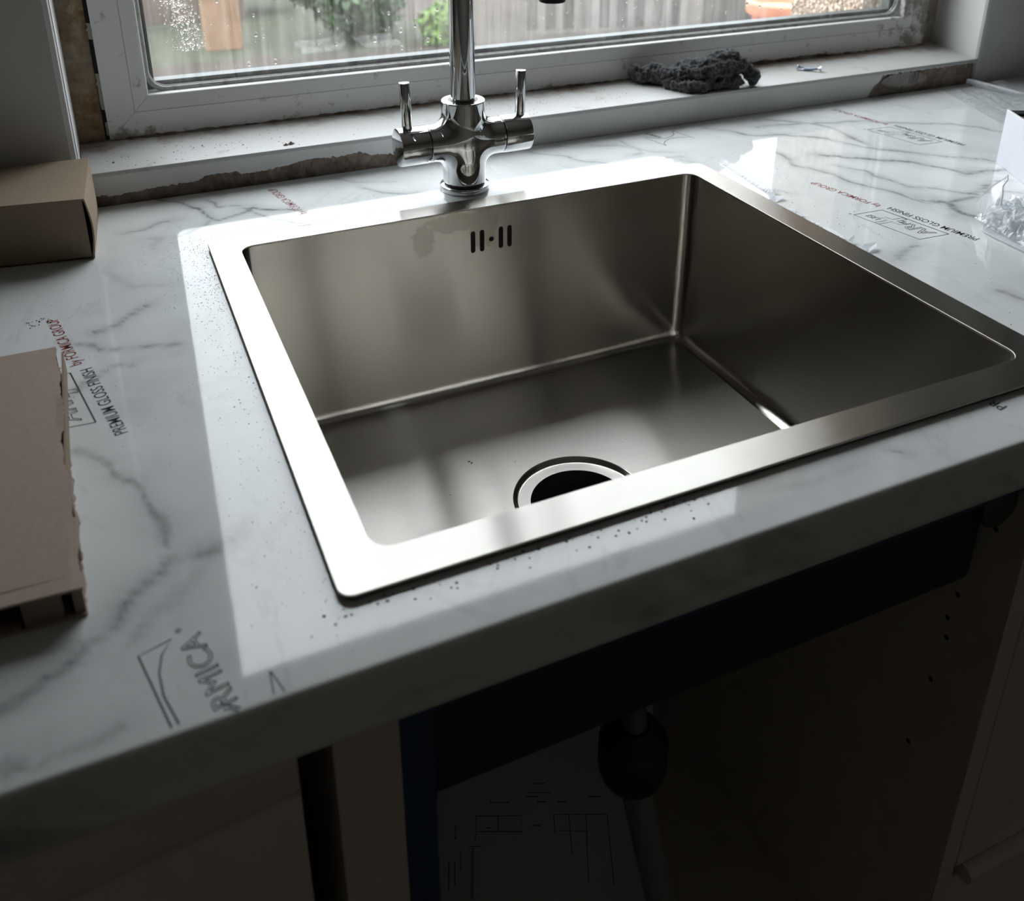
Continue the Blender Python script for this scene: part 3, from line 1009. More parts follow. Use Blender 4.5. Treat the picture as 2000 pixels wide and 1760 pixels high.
# ------------------------------------------------------------------ sink
sink = thing('kitchen_sink', 'square brushed stainless steel single-bowl sink set into the marble-effect worktop', 'sink')
RT = .9140
SW, SD = .500, .4424
bx0, bx1, by0, by1 = .0239, .500 - .0252, -.4424 + .0248, -.0227
fill2d('rim', [rrect(0, -SD, SW, 0, .008), rrect(bx0, by0, bx1, by1, .012)], STEEL_FLAT, sink, .0017, .0004, Matrix.Translation((0, 0, RT - .00085)))
fill2d('sealing_strip', [rrect(.0014, -SD + .0014, SW - .0014, -.0014, .007), rrect(.013, -SD + .013, SW - .013, -.013, .008)], SEAL, sink, .0022, 0, Matrix.Translation((0, 0, ZC + .00115)))
ZB = .7228
cr, fr = .011, .009
g = .0006
def wall_loop(ins, n=8):
    lp = rrect(bx0 - g + ins, by0 - g + ins, bx1 + g - ins, by1 + g - ins, max(.0025, cr - ins), n)
    # a guard point just beyond each corner keeps the flat walls truly flat when smooth shaded
    out = []
    for k in range(4):
        arc = lp[k * (n + 1):(k + 1) * (n + 1)]
        prv, nxt = lp[k * (n + 1) - 1], lp[((k + 1) * (n + 1)) % len(lp)]
        a = Vector(arc[0]); b = Vector(arc[-1])
        out.append(tuple(a + (Vector(prv) - a).normalized() * .0006)); out += arc; out.append(tuple(b + (Vector(nxt) - b).normalized() * .0006))
    return out
levels = [(0, RT - .0014), (0, ZB + fr + .0008), (0, ZB + fr)] + [(fr * (1 - math.cos(a)), ZB + fr * (1 - math.sin(a))) for a in [math.pi / 2 * k / 8 for k in range(1, 9)]]
loops = [[(x, y, z) for x, y in wall_loop(i)] for i, z in levels]
n = len(loops[0])
v = [p for l in loops for p in l]
f = []
back_seg = None
for i in range(len(loops) - 1):
    for k in range(n):
        k2 = (k + 1) % n
        a, b = loops[0][k], loops[0][k2]
        if i == 0 and abs(a[1] - b[1]) < 1e-6 and a[1] > -.1 and abs(a[0] - b[0]) > .1:
            back_seg = (a, b)
            continue                                       # this flat is made separately, with the overflow slots
        f.append((i * n + k2, i * n + k, (i + 1) * n + k, (i + 1) * n + k2))
bowl = pyd('bowl', v, f, STEEL_WALL, sink, True)
bowl.data.set_sharp_from_angle(angle=math.radians(30))
coat = pyd('sound_deadening_coat', [(x + (x - .25) * .006, y + (y + .22) * .006, z - .0016) for x, y, z in v], f, SEAL_BLUE, sink)
xa, xb = sorted((back_seg[0][0], back_seg[1][0]))
yb = back_seg[0][1]
def slot(cx, z0, z1, w, n=10):
    r = w / 2
    o = [(cx + r * math.cos(math.pi * k / n), z1 - r + r * math.sin(math.pi * k / n)) for k in range(n + 1)]
    o += [(cx + r * math.cos(math.pi + math.pi * k / n), z0 + r + r * math.sin(math.pi + math.pi * k / n)) for k in range(n + 1)]
    return o
holes = [slot(c, .8685, .8907, .0047) for c in (.2347, .2438, .2632, .2721)] + [circle(.2534, .8797, .0025, 24)]
zt, zb = RT - .0014, ZB + fr + .0008
Mw = Matrix(((1, 0, 0, 0), (0, 0, -1, yb), (0, 1, 0, 0), (0, 0, 0, 1)))
fill2d('bowl_back', [[(xa, zb), (xb, zb), (xb, zt), (xa, zt)]] + holes, STEEL_WALL, sink, 0, 0, Mw)
box('overflow_box', (.225, yb + .0012, .858), (.282, yb + .011, .900), BLACKHOLE, sink)
DC = (.2500, -.2172)
fl = wall_loop(fr)
fill2d('bowl_floor', [fl, circle(*DC, .0560, 96)], STEEL_FLAT, sink, 0, 0, Matrix.Translation((0, 0, ZB)))
fill2d('underside', [fl, circle(*DC, .0570, 96)], SEAL_BLUE, sink, 0, 0, Matrix.Translation((0, 0, ZB - .0018)))
dr = [(.0562, 0), (.0556, -.0002), (.0548, -.0009), (.0530, -.0033), (.0522, -.0038), (.0515, -.0039)]
lathe('drain_dish', dr, (*DC, ZB), (0, 0, 1), STEEL_EDGE, sink, 96)
fill2d('drain_flange', [circle(*DC, .0517, 96), circle(*DC, .0412, 96)], STEEL_FLAT, sink, 0, 0, Matrix.Translation((0, 0, ZB - .0039)))
lathe('drain_throat', [(.0413, -.0040), (.0415, -.060), (0, -.060)], (*DC, ZB), (0, 0, 1), BLACKHOLE, sink, 48)
random.seed(4)
pts = []
for k in range(90):
    pts.append((random.triangular(.0, .14, .01), random.uniform(-.022, -.001), random.uniform(.00015, .0003)))
for k in range(60):
    pts.append((random.uniform(.478, .499), random.triangular(-.42, -.02, -.33), random.uniform(.0002, .00045)))
specks('rim_dust', pts, plain('rim_dust', (.42, .40, .38), .7), sink, RT + .0001, 6)['kind'] = 'stuff'
specks('floor_grit', [(.183, -.135, .0011), (.1845, -.1375, .0012), (.152, -.170, .0006)] + [(random.uniform(.12, .42), random.uniform(-.33, -.08), random.uniform(.0003, .0006)) for k in range(22)], SWARF, sink, ZB + .0001, 7)['kind'] = 'stuff'

# ------------------------------------------------------------------ mixer tap
tap = thing('mixer_tap', 'polished chrome two-lever kitchen mixer tap with tall swan-neck spout behind the sink', 'tap')
TX, TY, TZ = .2514, .0401, .9603
lathe('base_ring', [(0, ZC), (.0240, ZC), (.0243, ZC + .0004), (.0243, ZC + .0048), (.0240, ZC + .0055), (.0232, ZC + .0059), (.0200, ZC + .0060)], (TX, TY, 0), (0, 0, 1), CHROME, tap, 64)
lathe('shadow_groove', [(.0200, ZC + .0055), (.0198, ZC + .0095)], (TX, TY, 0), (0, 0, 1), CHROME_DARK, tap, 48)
# body: two crossing cylinders with a smooth fillet, relaxed onto the exact surface
bm = bmesh.new()
RB, RA, LA = .0210, .0180, .0375
ZB0, ZB1 = ZC + .0085, 1.0000
bmesh.ops.create_cone(bm, cap_ends=True, segments=64, radius1=RB, radius2=RB, depth=ZB1 - ZB0, matrix=Matrix.Translation((TX, TY, (ZB0 + ZB1) / 2)))
bmesh.ops.create_cone(bm, cap_ends=True, segments=64, radius1=RA, radius2=RA, depth=2 * LA, matrix=Matrix.Translation((TX, TY, TZ)) @ Matrix.Rotation(math.pi / 2, 4, 'Y'))
me = bpy.data.meshes.new('tmp'); bm.to_mesh(me); bm.free()
to = bpy.data.objects.new('tmp', me); COL.objects.link(to)
md = to.modifiers.new('r', 'REMESH'); md.mode = 'VOXEL'; md.voxel_size = .0009
dg = bpy.context.evaluated_depsgraph_get()
me2 = bpy.data.meshes.new_from_object(to.evaluated_get(dg))
bpy.data.objects.remove(to); bpy.data.meshes.remove(me)
P = np.empty(len(me2.vertices) * 3); me2.vertices.foreach_get('co', P); P = P.reshape(-1, 3)
def cap_cyl(rad, ax, R_, h, e):
    dx, dy = rad - R_ + e, np.abs(ax) - h + e
    return np.minimum(np.maximum(dx, dy), 0) + np.hypot(np.maximum(dx, 0), np.maximum(dy, 0)) - e
def sdf(p):
    a = cap_cyl(np.hypot(p[:, 0] - TX, p[:, 1] - TY), p[:, 2] - (ZB0 + ZB1) / 2, RB, (ZB1 - ZB0) / 2, .0012)
    b = cap_cyl(np.hypot(p[:, 1] - TY, p[:, 2] - TZ), p[:, 0] - TX, RA, LA, .0008)
    k = .0115
    h = np.clip(.5 + .5 * (b - a) / k, 0, 1)
    return b * (1 - h) + a * h - k * h * (1 - h)
def grad(p, e=2e-5):
    g_ = np.stack([(sdf(p + d) - sdf(p - d)) / (2 * e) for d in np.eye(3) * e], 1)
    return g_ / np.maximum(np.linalg.norm(g_, axis=1, keepdims=True), 1e-9)
for it in range(8):
    P = P - grad(P) * sdf(P)[:, None]
me2.vertices.foreach_set('co', P.ravel()); me2.update()
N = grad(P)
me2.materials.clear(); me2.name = 'tap_body'
tb = link('tap_body', me2, CHROME, tap, True)
me2.normals_split_custom_set_from_vertices([tuple(q) for q in N])
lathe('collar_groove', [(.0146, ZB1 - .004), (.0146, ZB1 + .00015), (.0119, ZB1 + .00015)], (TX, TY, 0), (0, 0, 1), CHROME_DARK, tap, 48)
for sgn, nm in ((-1, 'valve'), (1, 'valve')):
    o = (TX + sgn * .0375, TY, TZ)
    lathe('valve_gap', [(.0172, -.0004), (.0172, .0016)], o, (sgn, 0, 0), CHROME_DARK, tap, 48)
    vh = lathe('valve_handle', round_prof(.0183, .0008, .0292, .0009), o, (sgn, 0, 0), CHROME, tap, 64)
    xb_, xt_ = (TX - .0563, TX - .0577) if sgn < 0 else (TX + .0590, TX + .0603)
    bdir = Vector((xt_ - xb_, 0, 1.0224 - .972))
    lathe('lever', round_prof(.0050, 0, bdir.length, .0005), (xb_, TY, .972), bdir, CHROME, vh, 32)
# swan neck
R_ = .0876
path = [(TX, TY, ZB1 - .006 + k * (1.1450 - ZB1 + .006) / 10) for k in range(11)]
dirx = Vector((.0060, -.1752)).normalized()
for k in range(1, 29):
    a = math.pi * k / 28
    d = R_ * (1 - math.cos(a))
    path.append((TX + dirx.x * d, TY + dirx.y * d, 1.1450 + R_ * math.sin(a)))
tip = path[-1]
for k in range(1, 5):
    path.append((tip[0], tip[1], 1.1450 - k * (1.1450 - 1.1235) / 4))
sp = tube('spout', path, .0118, CHROME, tap, 40)
lathe('aerator', [(.0100, .002), (.0100, -.0030), (.0092, -.0036), (.0080, -.0036), (.0078, -.0015), (0, -.0015)], (tip[0], tip[1], 1.1235), (0, 0, 1), CHROME_DARK, tap, 40)

# ------------------------------------------------------------------ things lying about
# brown carton on the worktop, left of the tap
cart = thing('cardboard_carton', 'plain brown cardboard carton standing on the worktop against the left wall', 'box')
A, B, Cc, D = (-.0885, .0120), (-.0812, .1180), (-.260, .1270), (-.268, .0395)
zt = .9633
pyd('top_panel', [(*A, zt), (*B, zt), (*Cc, zt), (*D, zt), (A[0], A[1], zt - .0015), (B[0], B[1], zt - .0015), (Cc[0], Cc[1], zt - .0015), (D[0], D[1], zt - .0015)],
    [(0, 1, 2, 3), (4, 7, 6, 5), (0, 4, 5, 1), (1, 5, 6, 2), (2, 6, 7, 3), (3, 7, 4, 0)], CARD, cart)
def quadwall(name, p, q, z0, z1, t, mat, parent):
    d = Vector((q[0] - p[0], q[1] - p[1])).normalized(); n_ = Vector((-d.y, d.x)) * t
    return prism(name, [p, q, (q[0] + n_.x, q[1] + n_.y), (p[0] + n_.x, p[1] + n_.y)], z0, z1, mat, parent)
Af = (A[0] - .0016, A[1] + .0006)
quadwall('front_panel', Af, D, ZC + .0006, zt - .0012, -.0015, CARD, cart)
quadwall('back_panel', B, Cc, ZC + .0006, zt - .0012, .0015, CARD, cart)
quadwall('left_panel', D, Cc, ZC + .0006, zt - .0012, -.0015, CARD, cart)
prism('base_panel', [Af, (B[0] - .003, B[1]), Cc, D], ZC + .0004, ZC + .002, CARD, cart)
quadwall('inner_flap', (A[0] - .004, A[1] + .003), (B[0] - .004, B[1] - .003), ZC + .002, zt - .002, .0012, CARD_IN, cart)
# tucked end flap, bowed outwards along its front edge
v = []
nu, nv = 12, 12
for th in (0, .0012):
    for i in range(nu + 1):
        for j in range(nv + 1):
            s_, t_ = i / nu, j / nv                       # s along depth, t from top to bottom
            x = A[0] + (B[0] - A[0]) * s_; y = A[1] + (B[1] - A[1]) * s_ - .0004
            bow = math.sin(math.pi * min(1, t_ * 1.05)) * (.0030 * (1 - s_) ** 1.5 + .0026 * math.sin(math.pi * s_))
            v.append((x + .0003 + bow - th, y, zt - .0003 - t_ * (zt - ZC - .0008)))
K = (nu + 1) * (nv + 1)
f = grid_faces(nu + 1, nv + 1) + [tuple(q[::-1]) for q in grid_faces(nu + 1, nv + 1, K)]
for i in range(nu):
    a = i * (nv + 1); b = (i + 1) * (nv + 1)
    f += [(a, b, b + K, a + K), (a + nv, a + nv + K, b + nv + K, b + nv)]
for j in range(nv):
    a = j; b = nu * (nv + 1) + j
    f += [(a, a + K, a + K + 1, a + 1), (b, b + 1, b + K + 1, b + K)]
ef = pyd('end_flap', v, f, CARD, cart, True)
ef.data.set_sharp_from_angle(angle=math.radians(50))

# torn corrugated pad, front left
pad = thing('corrugated_pad', 'thick torn corrugated cardboard pad lying flat at the front left of the worktop', 'cardboard')
fr_, br_ = (-.1072, -.4000), (-.1166, -.1630)
ztop = .9270
def edge_x(y, sd):
    t = (y - fr_[1]) / (br_[1] - fr_[1])
    x = fr_[0] + (br_[0] - fr_[0]) * t
    x += .0011 * noise.noise(Vector((y * 60, sd, 0))) + .0011 * noise.fractal(Vector((y * 260, sd, 3)), 1, 2, 3)
    if sd < 5: x -= .0022 * max(0, math.sin((y + .31) * 60)) * (1 if -.31 < y < -.255 else 0)
    return x
def sheet(name, z0, z1, sd, mat, back=0):
    ys = np.linspace(-.4002, -.1628, 150)
    v, f = [], []
    for z in (z0, z1):
        for y in ys:
            e = edge_x(y, sd)
            lift = .0012 * (noise.noise(Vector((y * 18, sd, 8)))) if z1 > .92 else 0
            fy = y + (.0010 * noise.noise(Vector((y * 40, 3, sd))) if y > -.17 else 0)
            v += [(-.34, fy + (.006 if y > -.17 else (.012 if y < -.39 else .0)), z), (-.20, fy + (.002 if y > -.17 else (.004 if y < -.39 else 0)), z), (e - .004, fy, z), (e, fy, z + lift)]
    K_ = len(ys) * 4
    f = [tuple(q[::-1]) for q in grid_faces(len(ys), 4)] + grid_faces(len(ys), 4, K_)
    for i in range(len(ys) - 1):
        a = i * 4 + 3
        f.append((a, a + K_, a + 4 + K_, a + 4))
    for j in range(3):
        f.append((j, j + 1, j + 1 + K_, j + K_)); b = (len(ys) - 1) * 4 + j
        f.append((b, b + K_, b + 1 + K_, b + 1))
    return pyd(name, v, f, mat, pad)
sheet('top_sheet', ztop - .0014, ztop, 1.5, CARD_PALE)
sheet('bottom_sheet', ZC + .0003, ZC + .0014, 9.5, CARD_PALE)
# folded inner walls seen at the cut front edge and along the torn side
for x0, x1 in ((-.1135, -.1078), (-.1345, -.1168), (-.1600, -.1430), (-.190, -.166), (-.230, -.197)):
    box('cell_wall', (x0, -.3985 + (-.107 - x1) * .03, ZC + .0014), (x1, -.3972 + (-.107 - x1) * .03, ztop - .0014), CARD_IN, pad)
    box('cell_wall', (x0, -.3985 + (-.107 - x1) * .03, ZC + .0014), (x0 + .0012, -.17, ztop - .0014), CARD_IN, pad)
bm = bmesh.new()
ys = np.linspace(-.398, -.165, 170)
pr = None
for y in ys:
    x = edge_x(y, 1.5) - .0022 + .0014 * math.sin(y * 900)
    a = bm.verts.new((x, y, ZC + .0014)); b = bm.verts.new((x + .0012 * noise.noise(Vector((y * 200, 6, 6))), y, (ZC + ztop) / 2)); c = bm.verts.new((x, y, ztop - .0014))
    if pr:
        bm.faces.new((pr[0], a, b, pr[1])); bm.faces.new((pr[1], b, c, pr[2]))
    pr = (a, b, c)
bmobj('torn_edge', bm, CARD_IN, pad)

# white box with a dark lid at the right
wb = thing('white_gift_box', 'white cardboard box with recessed dark grey lid at the right edge of the worktop', 'box')
p0 = Vector((.7940, -.1189)); du = Vector((-.0289, -.0590)).normalized(); dv = Vector((-du.y, du.x))
if dv.x < 0: dv = -dv
def WBp(a, b): return tuple(p0 + du * a + dv * b)
zt = .9685
LX, LY = .110, .150
def wbwall(name, a0, b0, a1, b1, z0, z1, mat, bev=.0006):
    return prism(name, [WBp(a0, b0), WBp(a1, b0), WBp(a1, b1), WBp(a0, b1)], z0, z1, mat, wb, bev)
wbwall('side_panel', 0, 0, LX, .0022, ZC, zt, WHITE_CARD)
wbwall('side_panel', 0, LY - .0022, LX, LY, ZC, zt, WHITE_CARD)
wbwall('side_panel', 0, .0022, .0022, LY - .0022, ZC, zt - .0005, WHITE_CARD)
wbwall('side_panel', LX - .0022, .0022, LX, LY - .0022, ZC, zt - .0005, WHITE_CARD)
wbwall('base_panel', .0022, .0022, LX - .0022, LY - .0022, ZC + .0002, ZC + .002, WHITE_CARD, 0)
wbwall('lid_panel', .0163, .0024, LX - .0024, LY - .0024, zt - .012, zt - .0030, GREY_CARD, .0004)
wbwall('black_trim', .0024, .0024, 0.0160, LY - .0024, zt - .012, zt - .0004, BLACK_CARD, .0004)

# crumpled clear plastic bag beside it
bag = thing('clear_plastic_bag', 'crumpled clear polythene bag lying on the worktop in front of the white box', 'bag')
random.seed(3)
n1, n2 = 46, 40
bx = [(.645, -.2240), (.6260, -.3180), (.775, -.330), (.738, -.212)]
def bagp(s_, t_):
    x = (bx[0][0] * (1 - s_) + bx[3][0] * s_) * (1 - t_) + (bx[1][0] * (1 - s_) + bx[2][0] * s_) * t_
    y = (bx[0][1] * (1 - s_) + bx[3][1] * s_) * (1 - t_) + (bx[1][1] * (1 - s_) + bx[2][1] * s_) * t_
    return x, y
for layer in range(2):
    v = []
    for i in range(n1):
        for j in range(n2):
            s_, t_ = i / (n1 - 1), j / (n2 - 1)
            inner = 0 < i < n1 - 1 and 0 < j < n2 - 1
            ss = s_ + (random.uniform(-.5, .5) / n1 if inner else 0); tt = t_ + (random.uniform(-.5, .5) / n2 if inner else 0)
            x, y = bagp(ss, tt)
            edge = min(1, min(s_, t_, 1 - s_, 1 - t_) / .12)
            q = Vector((x * 42, y * 42, 1 + layer * 5))
            h = .003 + .013 * max(0, 1 - abs(noise.noise(q)) * 2.4) + .006 * max(0, 1 - abs(noise.noise(q * 2.2 + Vector((5, 0, 0)))) * 2.4) + random.uniform(0, .0035)
            h *= (1.0 if layer else .45)
            v.append((x, y, ZC + .0006 + layer * .0012 + h * max(.08, edge)))
    f = []
    for q4 in grid_faces(n1, n2):
        f += [(q4[0], q4[1], q4[2]), (q4[0], q4[2], q4[3])] if random.random() < .5 else [(q4[0], q4[1], q4[3]), (q4[1], q4[2], q4[3])]
    pyd('crumpled_layer', v, f, BAGM, bag, False)
# flat welded border standing up in a fold at the left end
v = []
n1, n2 = 16, 14
for i in range(n1):
    for j in range(n2):
        s_, t_ = i / (n1 - 1), j / (n2 - 1)
        bxx, byy = .6290 + .0300 * s_, -.2470 + .0330 * s_
        top = .0440 * math.sin(math.pi * (.16 + .62 * s_)) ** .8
        lean = .012 * t_ * t_ + .004 * math.sin(t_ * 5 + s_ * 3) + .0016 * noise.noise(Vector((s_ * 6, t_ * 6, 2)))
        v.append((bxx + lean * .74 + .004 * t_, byy - lean * .67, ZC + .0008 + top * t_))
pyd('welded_border', v, grid_faces(n1, n2), BAGM, bag, True)
tube('welded_rim', [v[i * n2 + n2 - 1] for i in range(n1)], .0007, TORN, bag, 8)
tube('welded_rim', [(.6290, -.2470, ZC + .0014), (.6272, -.262, ZC + .0014), (.6258, -.290, ZC + .0016), (.6250, -.3180, ZC + .0014)], .0008, TORN, bag, 8)

# loose sheet of clear film in the far right corner, its edge rolled
cf = thing('clear_film_sheet', 'wrinkled sheet of clear film with rolled white edge in the far right corner', 'film')
v = []
n1, n2 = 70, 40
c00, c10, c01, c11 = Vector((.966, .1180)), Vector((1.070, .118)), Vector((.9000, -.055)), Vector((1.075, -.035))
for i in range(n1):
    for j in range(n2):
        s_, t_ = i / (n1 - 1), j / (n2 - 1)
        p = (c00 * (1 - s_) + c10 * s_) * (1 - t_) + (c01 * (1 - s_) + c11 * s_) * t_
        h = .0025 + .006 * abs(noise.noise(Vector((s_ * 9 + t_ * 3, t_ * 2.2, 4)))) + .004 * abs(noise.noise(Vector((s_ * 22, t_ * 4, 1))))
        h += .010 * max(0, s_ - .55) * (1 - t_)
        v.append((p.x, p.y, ZC + .0005 + h * min(1, 8 * min(s_, 1 - s_, t_, 1 - t_) + .1)))
pyd('film_sheet', v, grid_faces(n1, n2), FILM, cf, True)
tube('rolled_edge', [(1.0150, .1220, .9170), (1.020, .112, .9165), (1.026, .090, .916), (1.031, .060, .916), (1.037, .020, .915), (1.044, -.02, .914)], [.0034, .0037, .0028, .0016, .0013, .001], TORN, cf, 10)

# torn strips of the protective film along the right rim of the sink
def scrap(name, outline, z, label, curl=.0015, seed=0):
    bm = bmesh.new()
    cx_ = sum(p[0] for p in outline) / len(outline); cy_ = sum(p[1] for p in outline) / len(outline)
    vs = [bm.verts.new((x, y, z + (p3[0] if p3 else 0) + abs(noise.noise(Vector((x * 300, y * 300, seed)))) * curl)) for (x, y, *p3) in outline]
    c = bm.verts.new((cx_, cy_, z + curl * .4))
    for k in range(len(vs)):
        bm.faces.new((vs[k], vs[(k + 1) % len(vs)], c))
    bmesh.ops.solidify(bm, geom=list(bm.faces), thickness=.0001)
    o = bmobj(name, bm, TORN)
    return tag(o, label, 'film scrap')
def strip(name, pts, w, z, label, seed, lift=.002):
    v = []
    for i, (x, y) in enumerate(pts):
        pass
    dens = []
    for i in range(len(pts) - 1):
        for k in range(8):
            t = k / 8
            dens.append((pts[i][0] * (1 - t) + pts[i + 1][0] * t, pts[i][1] * (1 - t) + pts[i + 1][1] * t))
    dens.append(pts[-1])
    n = len(dens)
    for i, (x, y) in enumerate(dens):
        s_ = i / (n - 1)
        ww = w * (math.sin(math.pi * min(1, s_ * .93 + .07)) ** .6) * (.8 + .5 * noise.noise(Vector((i * .9, seed, 0))))
        jag = .0012 * noise.noise(Vector((i * 1.7, seed, 5)))
        v += [(x - ww * .5 + jag, y, z + .0002), (x, y, z + lift * .6), (x + ww * .35, y, z + lift), (x + ww * .5, y, z + lift * .55)]
    o = pyd(name, v, grid_faces(n, 4), TORN)
    return tag(o, label, 'film scrap')
SG = 'torn film along the right sink rim'
for o in (
    strip('film_strip', [(.5268, .0000), (.5262, -.020), (.5235, -.045), (.5205, -.068), (.5175, -.088), (.5160, -.0965)], .0095, ZC + .0002, 'long torn white film strip by the back right corner of the sink', 1, .0042),
    scrap('film_tuft', [(.5110, -.1000), (.5245, -.0890), (.5215, -.0985, .004), (.5170, -.1020), (.5180, -.1080), (.5205, -.1140, .003), (.5065, -.1175), (.5060, -.108)], ZC + .0003, 'jagged white film tuft at the lower end of the long torn strip', .003, 2),
    scrap('film_tuft', [(.5035, -.137), (.5085, -.134), (.5100, -.1415, .002), (.5060, -.146), (.5095, -.151), (.5085, -.157, .002), (.5040, -.1555)], ZC + .0003, 'two tiny white film flakes halfway along the right sink rim', .002, 3),
    strip('film_strip', [(.5065, -.1690), (.5075, -.183), (.5078, -.198), (.5068, -.2130)], .0042, ZC + .0002, 'thin pale film sliver clinging to the right sink rim', 4, .0016),
    scrap('film_tuft', [(.5052, -.2155), (.5110, -.2170, .006), (.5075, -.2210, .002), (.5048, -.2240)], ZC + .0003, 'small upright white film spike beside the right sink rim', .002, 5),
    scrap('film_tuft', [(.5045, -.2330), (.5100, -.2300, .003), (.5205, -.2340, .004), (.5150, -.2395, .002), (.5040, -.2420)], ZC + .0003, 'lowest white film curl beside the right sink rim, nearest the printed box', .003, 6)):
    o['group'] = SG

# dark woolly rag on the sill
rag = thing('woolly_rag', 'crumpled dark grey woolly rag lying on the white window sill', 'rag')
CH = [((.5480, .2090, .9550), .0100), ((.5600, .1970, .9560), .0105), ((.5740, .1820, .9555), .0110), ((.5880, .1680, .9570), .0130), ((.6020, .1600, .9610), .0150),
      ((.6180, .1570, .9640), .0185), ((.6330, .1570, .9670), .0190), ((.6470, .1550, .9690), .0145), ((.6570, .1500, .9690), .0080), ((.6650, .1450, .9610), .0070), ((.6700, .1420, .9520), .0070)]
CH2 = [((.5720, .1720, .9510), .0075), ((.5750, .1520, .9500), .0065), ((.5860, .1420, .9500), .0065), ((.6050, .1430, .9510), .0075), ((.6260, .1440, .9510), .0075), ((.6410, .1450, .9530), .0095), ((.6500, .1430, .9500), .0060)]
CH3 = [((.5880, .182, .9640), .0070), ((.602, .178, .970), .0060), ((.612, .174, .970), .0055)]
bm = bmesh.new()
for chain in (CH, CH2, CH3):
    for i in range(len(chain) - 1):
        (a, ra), (b, rb) = chain[i], chain[i + 1]
        for k in range(4):
            t = k / 4
            p = Vector(a).lerp(Vector(b), t); r = ra + (rb - ra) * t
            bmesh.ops.create_icosphere(bm, subdivisions=2, radius=r, matrix=Matrix.Translation(p))
    bmesh.ops.create_icosphere(bm, subdivisions=2, radius=chain[-1][1], matrix=Matrix.Translation(chain[-1][0]))
me = bpy.data.meshes.new('tmp'); bm.to_mesh(me); bm.free()
to = bpy.data.objects.new('tmp', me); COL.objects.link(to)
md = to.modifiers.new('r', 'REMESH'); md.mode = 'VOXEL'; md.voxel_size = .0012
dg = bpy.context.evaluated_depsgraph_get()
me2 = bpy.data.meshes.new_from_object(to.evaluated_get(dg))
bpy.data.objects.remove(to); bpy.data.meshes.remove(me)
nv = [tuple(q.normal) for q in me2.vertices]
for q, nn in zip(me2.vertices, nv):
    p = q.co
    d = .0042 * noise.fractal(p * 75, 1, 2.1, 3) + .0020 * noise.fractal(p * 260, 1, 2, 3)
    ridge = (1 - abs(noise.noise(Vector((p.x * 60, p.y * 60, p.z * 130)))) * 2) * .0022
    q.co = p + Vector(nn) * (d + ridge)
    if q.co.z < .9436: q.co.z = .9436
me2.update(); me2.materials.clear(); me2.name = 'cloth'
def mat_wool():
    m = Mat('grey_wool')
    c = m.coord()
    f = m.noise(c, 420, 4, .7)
    col = m.ramp(f, (.35, (.016, .016, .017)), (.55, (.045, .045, .048)), (.75, (.15, .15, .16)))
    m.bsdf(col, .95, 0, m.bump(m.noise(c, 600, 4, .7), .9, .002), .1, **{'Sheen Weight': .35, 'Sheen Roughness': .5})
    return m.m
WOOL = mat_wool()
rc = link('cloth', me2, WOOL, rag, True)
# loose fibres
random.seed(21)
v, f = [], []
vs = me2.vertices
for k in range(5200):
    q = vs[random.randrange(len(vs))]
    p, nn = q.co.copy(), Vector(nv[q.index])
    if p.z < .9455: continue
    L = random.uniform(.0015, .0045)
    t = (nn + Vector((random.gauss(0, .7), random.gauss(0, .7), random.gauss(0, .5)))).normalized()
    s_ = t.orthogonal().normalized() * .00011
    mid = p + t * L * .5 + Vector((random.gauss(0, 1), random.gauss(0, 1), random.gauss(0, 1))) * L * .15
    e = p + t * L + Vector((random.gauss(0, 1), random.gauss(0, 1), random.gauss(0, .7) - .3)) * L * .3
    if e.z < .9438: e.z = .9438
    if mid.z < .9438: mid.z = .9438
    o = len(v)
    v += [p - s_, p + s_, mid - s_, mid + s_, e]
    f += [(o, o + 1, o + 3, o + 2), (o + 2, o + 3, o + 4)]
pyd('fibres', v, f, plain('wool_fibre', (.17, .17, .18), .9), rag, kind='stuff')

# two bright screws on the sill
def screw(name, head, point, label):
    s_ = thing(name, label, 'screw', 'screws on the window sill')
    h, p = Vector(head), Vector(point)
    ax = (p - h); L = ax.length
    zn = plain('zinc', (.55, .60, .68), .22, 1.0) if 'zinc' not in bpy.data.materials else bpy.data.materials['zinc']
    lathe('head', [(0, 0), (.0034, 0), (.0038, .0004), (.0036, .0010), (.0018, .0030), (.0016, .0036)], h, ax, zn, s_, 20)
    prof = [(.0016, .0030)]
    q = .0050
    while q < L - .004:
        prof += [(.0014, q), (.0021, q + .0005), (.0014, q + .0010)]; q += .0013
    prof += [(.0012, L - .0035), (.0001, L)]
    lathe('shank', prof, h, ax, zn, s_, 14)
    return s_
screw('screw', (.7930, .1600, .9475), (.7735, .1760, .9452), 'shiny screw on the sill lying with its head towards the right')
screw('screw', (.7712, .1815, .9475), (.7900, .1690, .9452), 'shiny screw on the sill with its head against the window frame side')

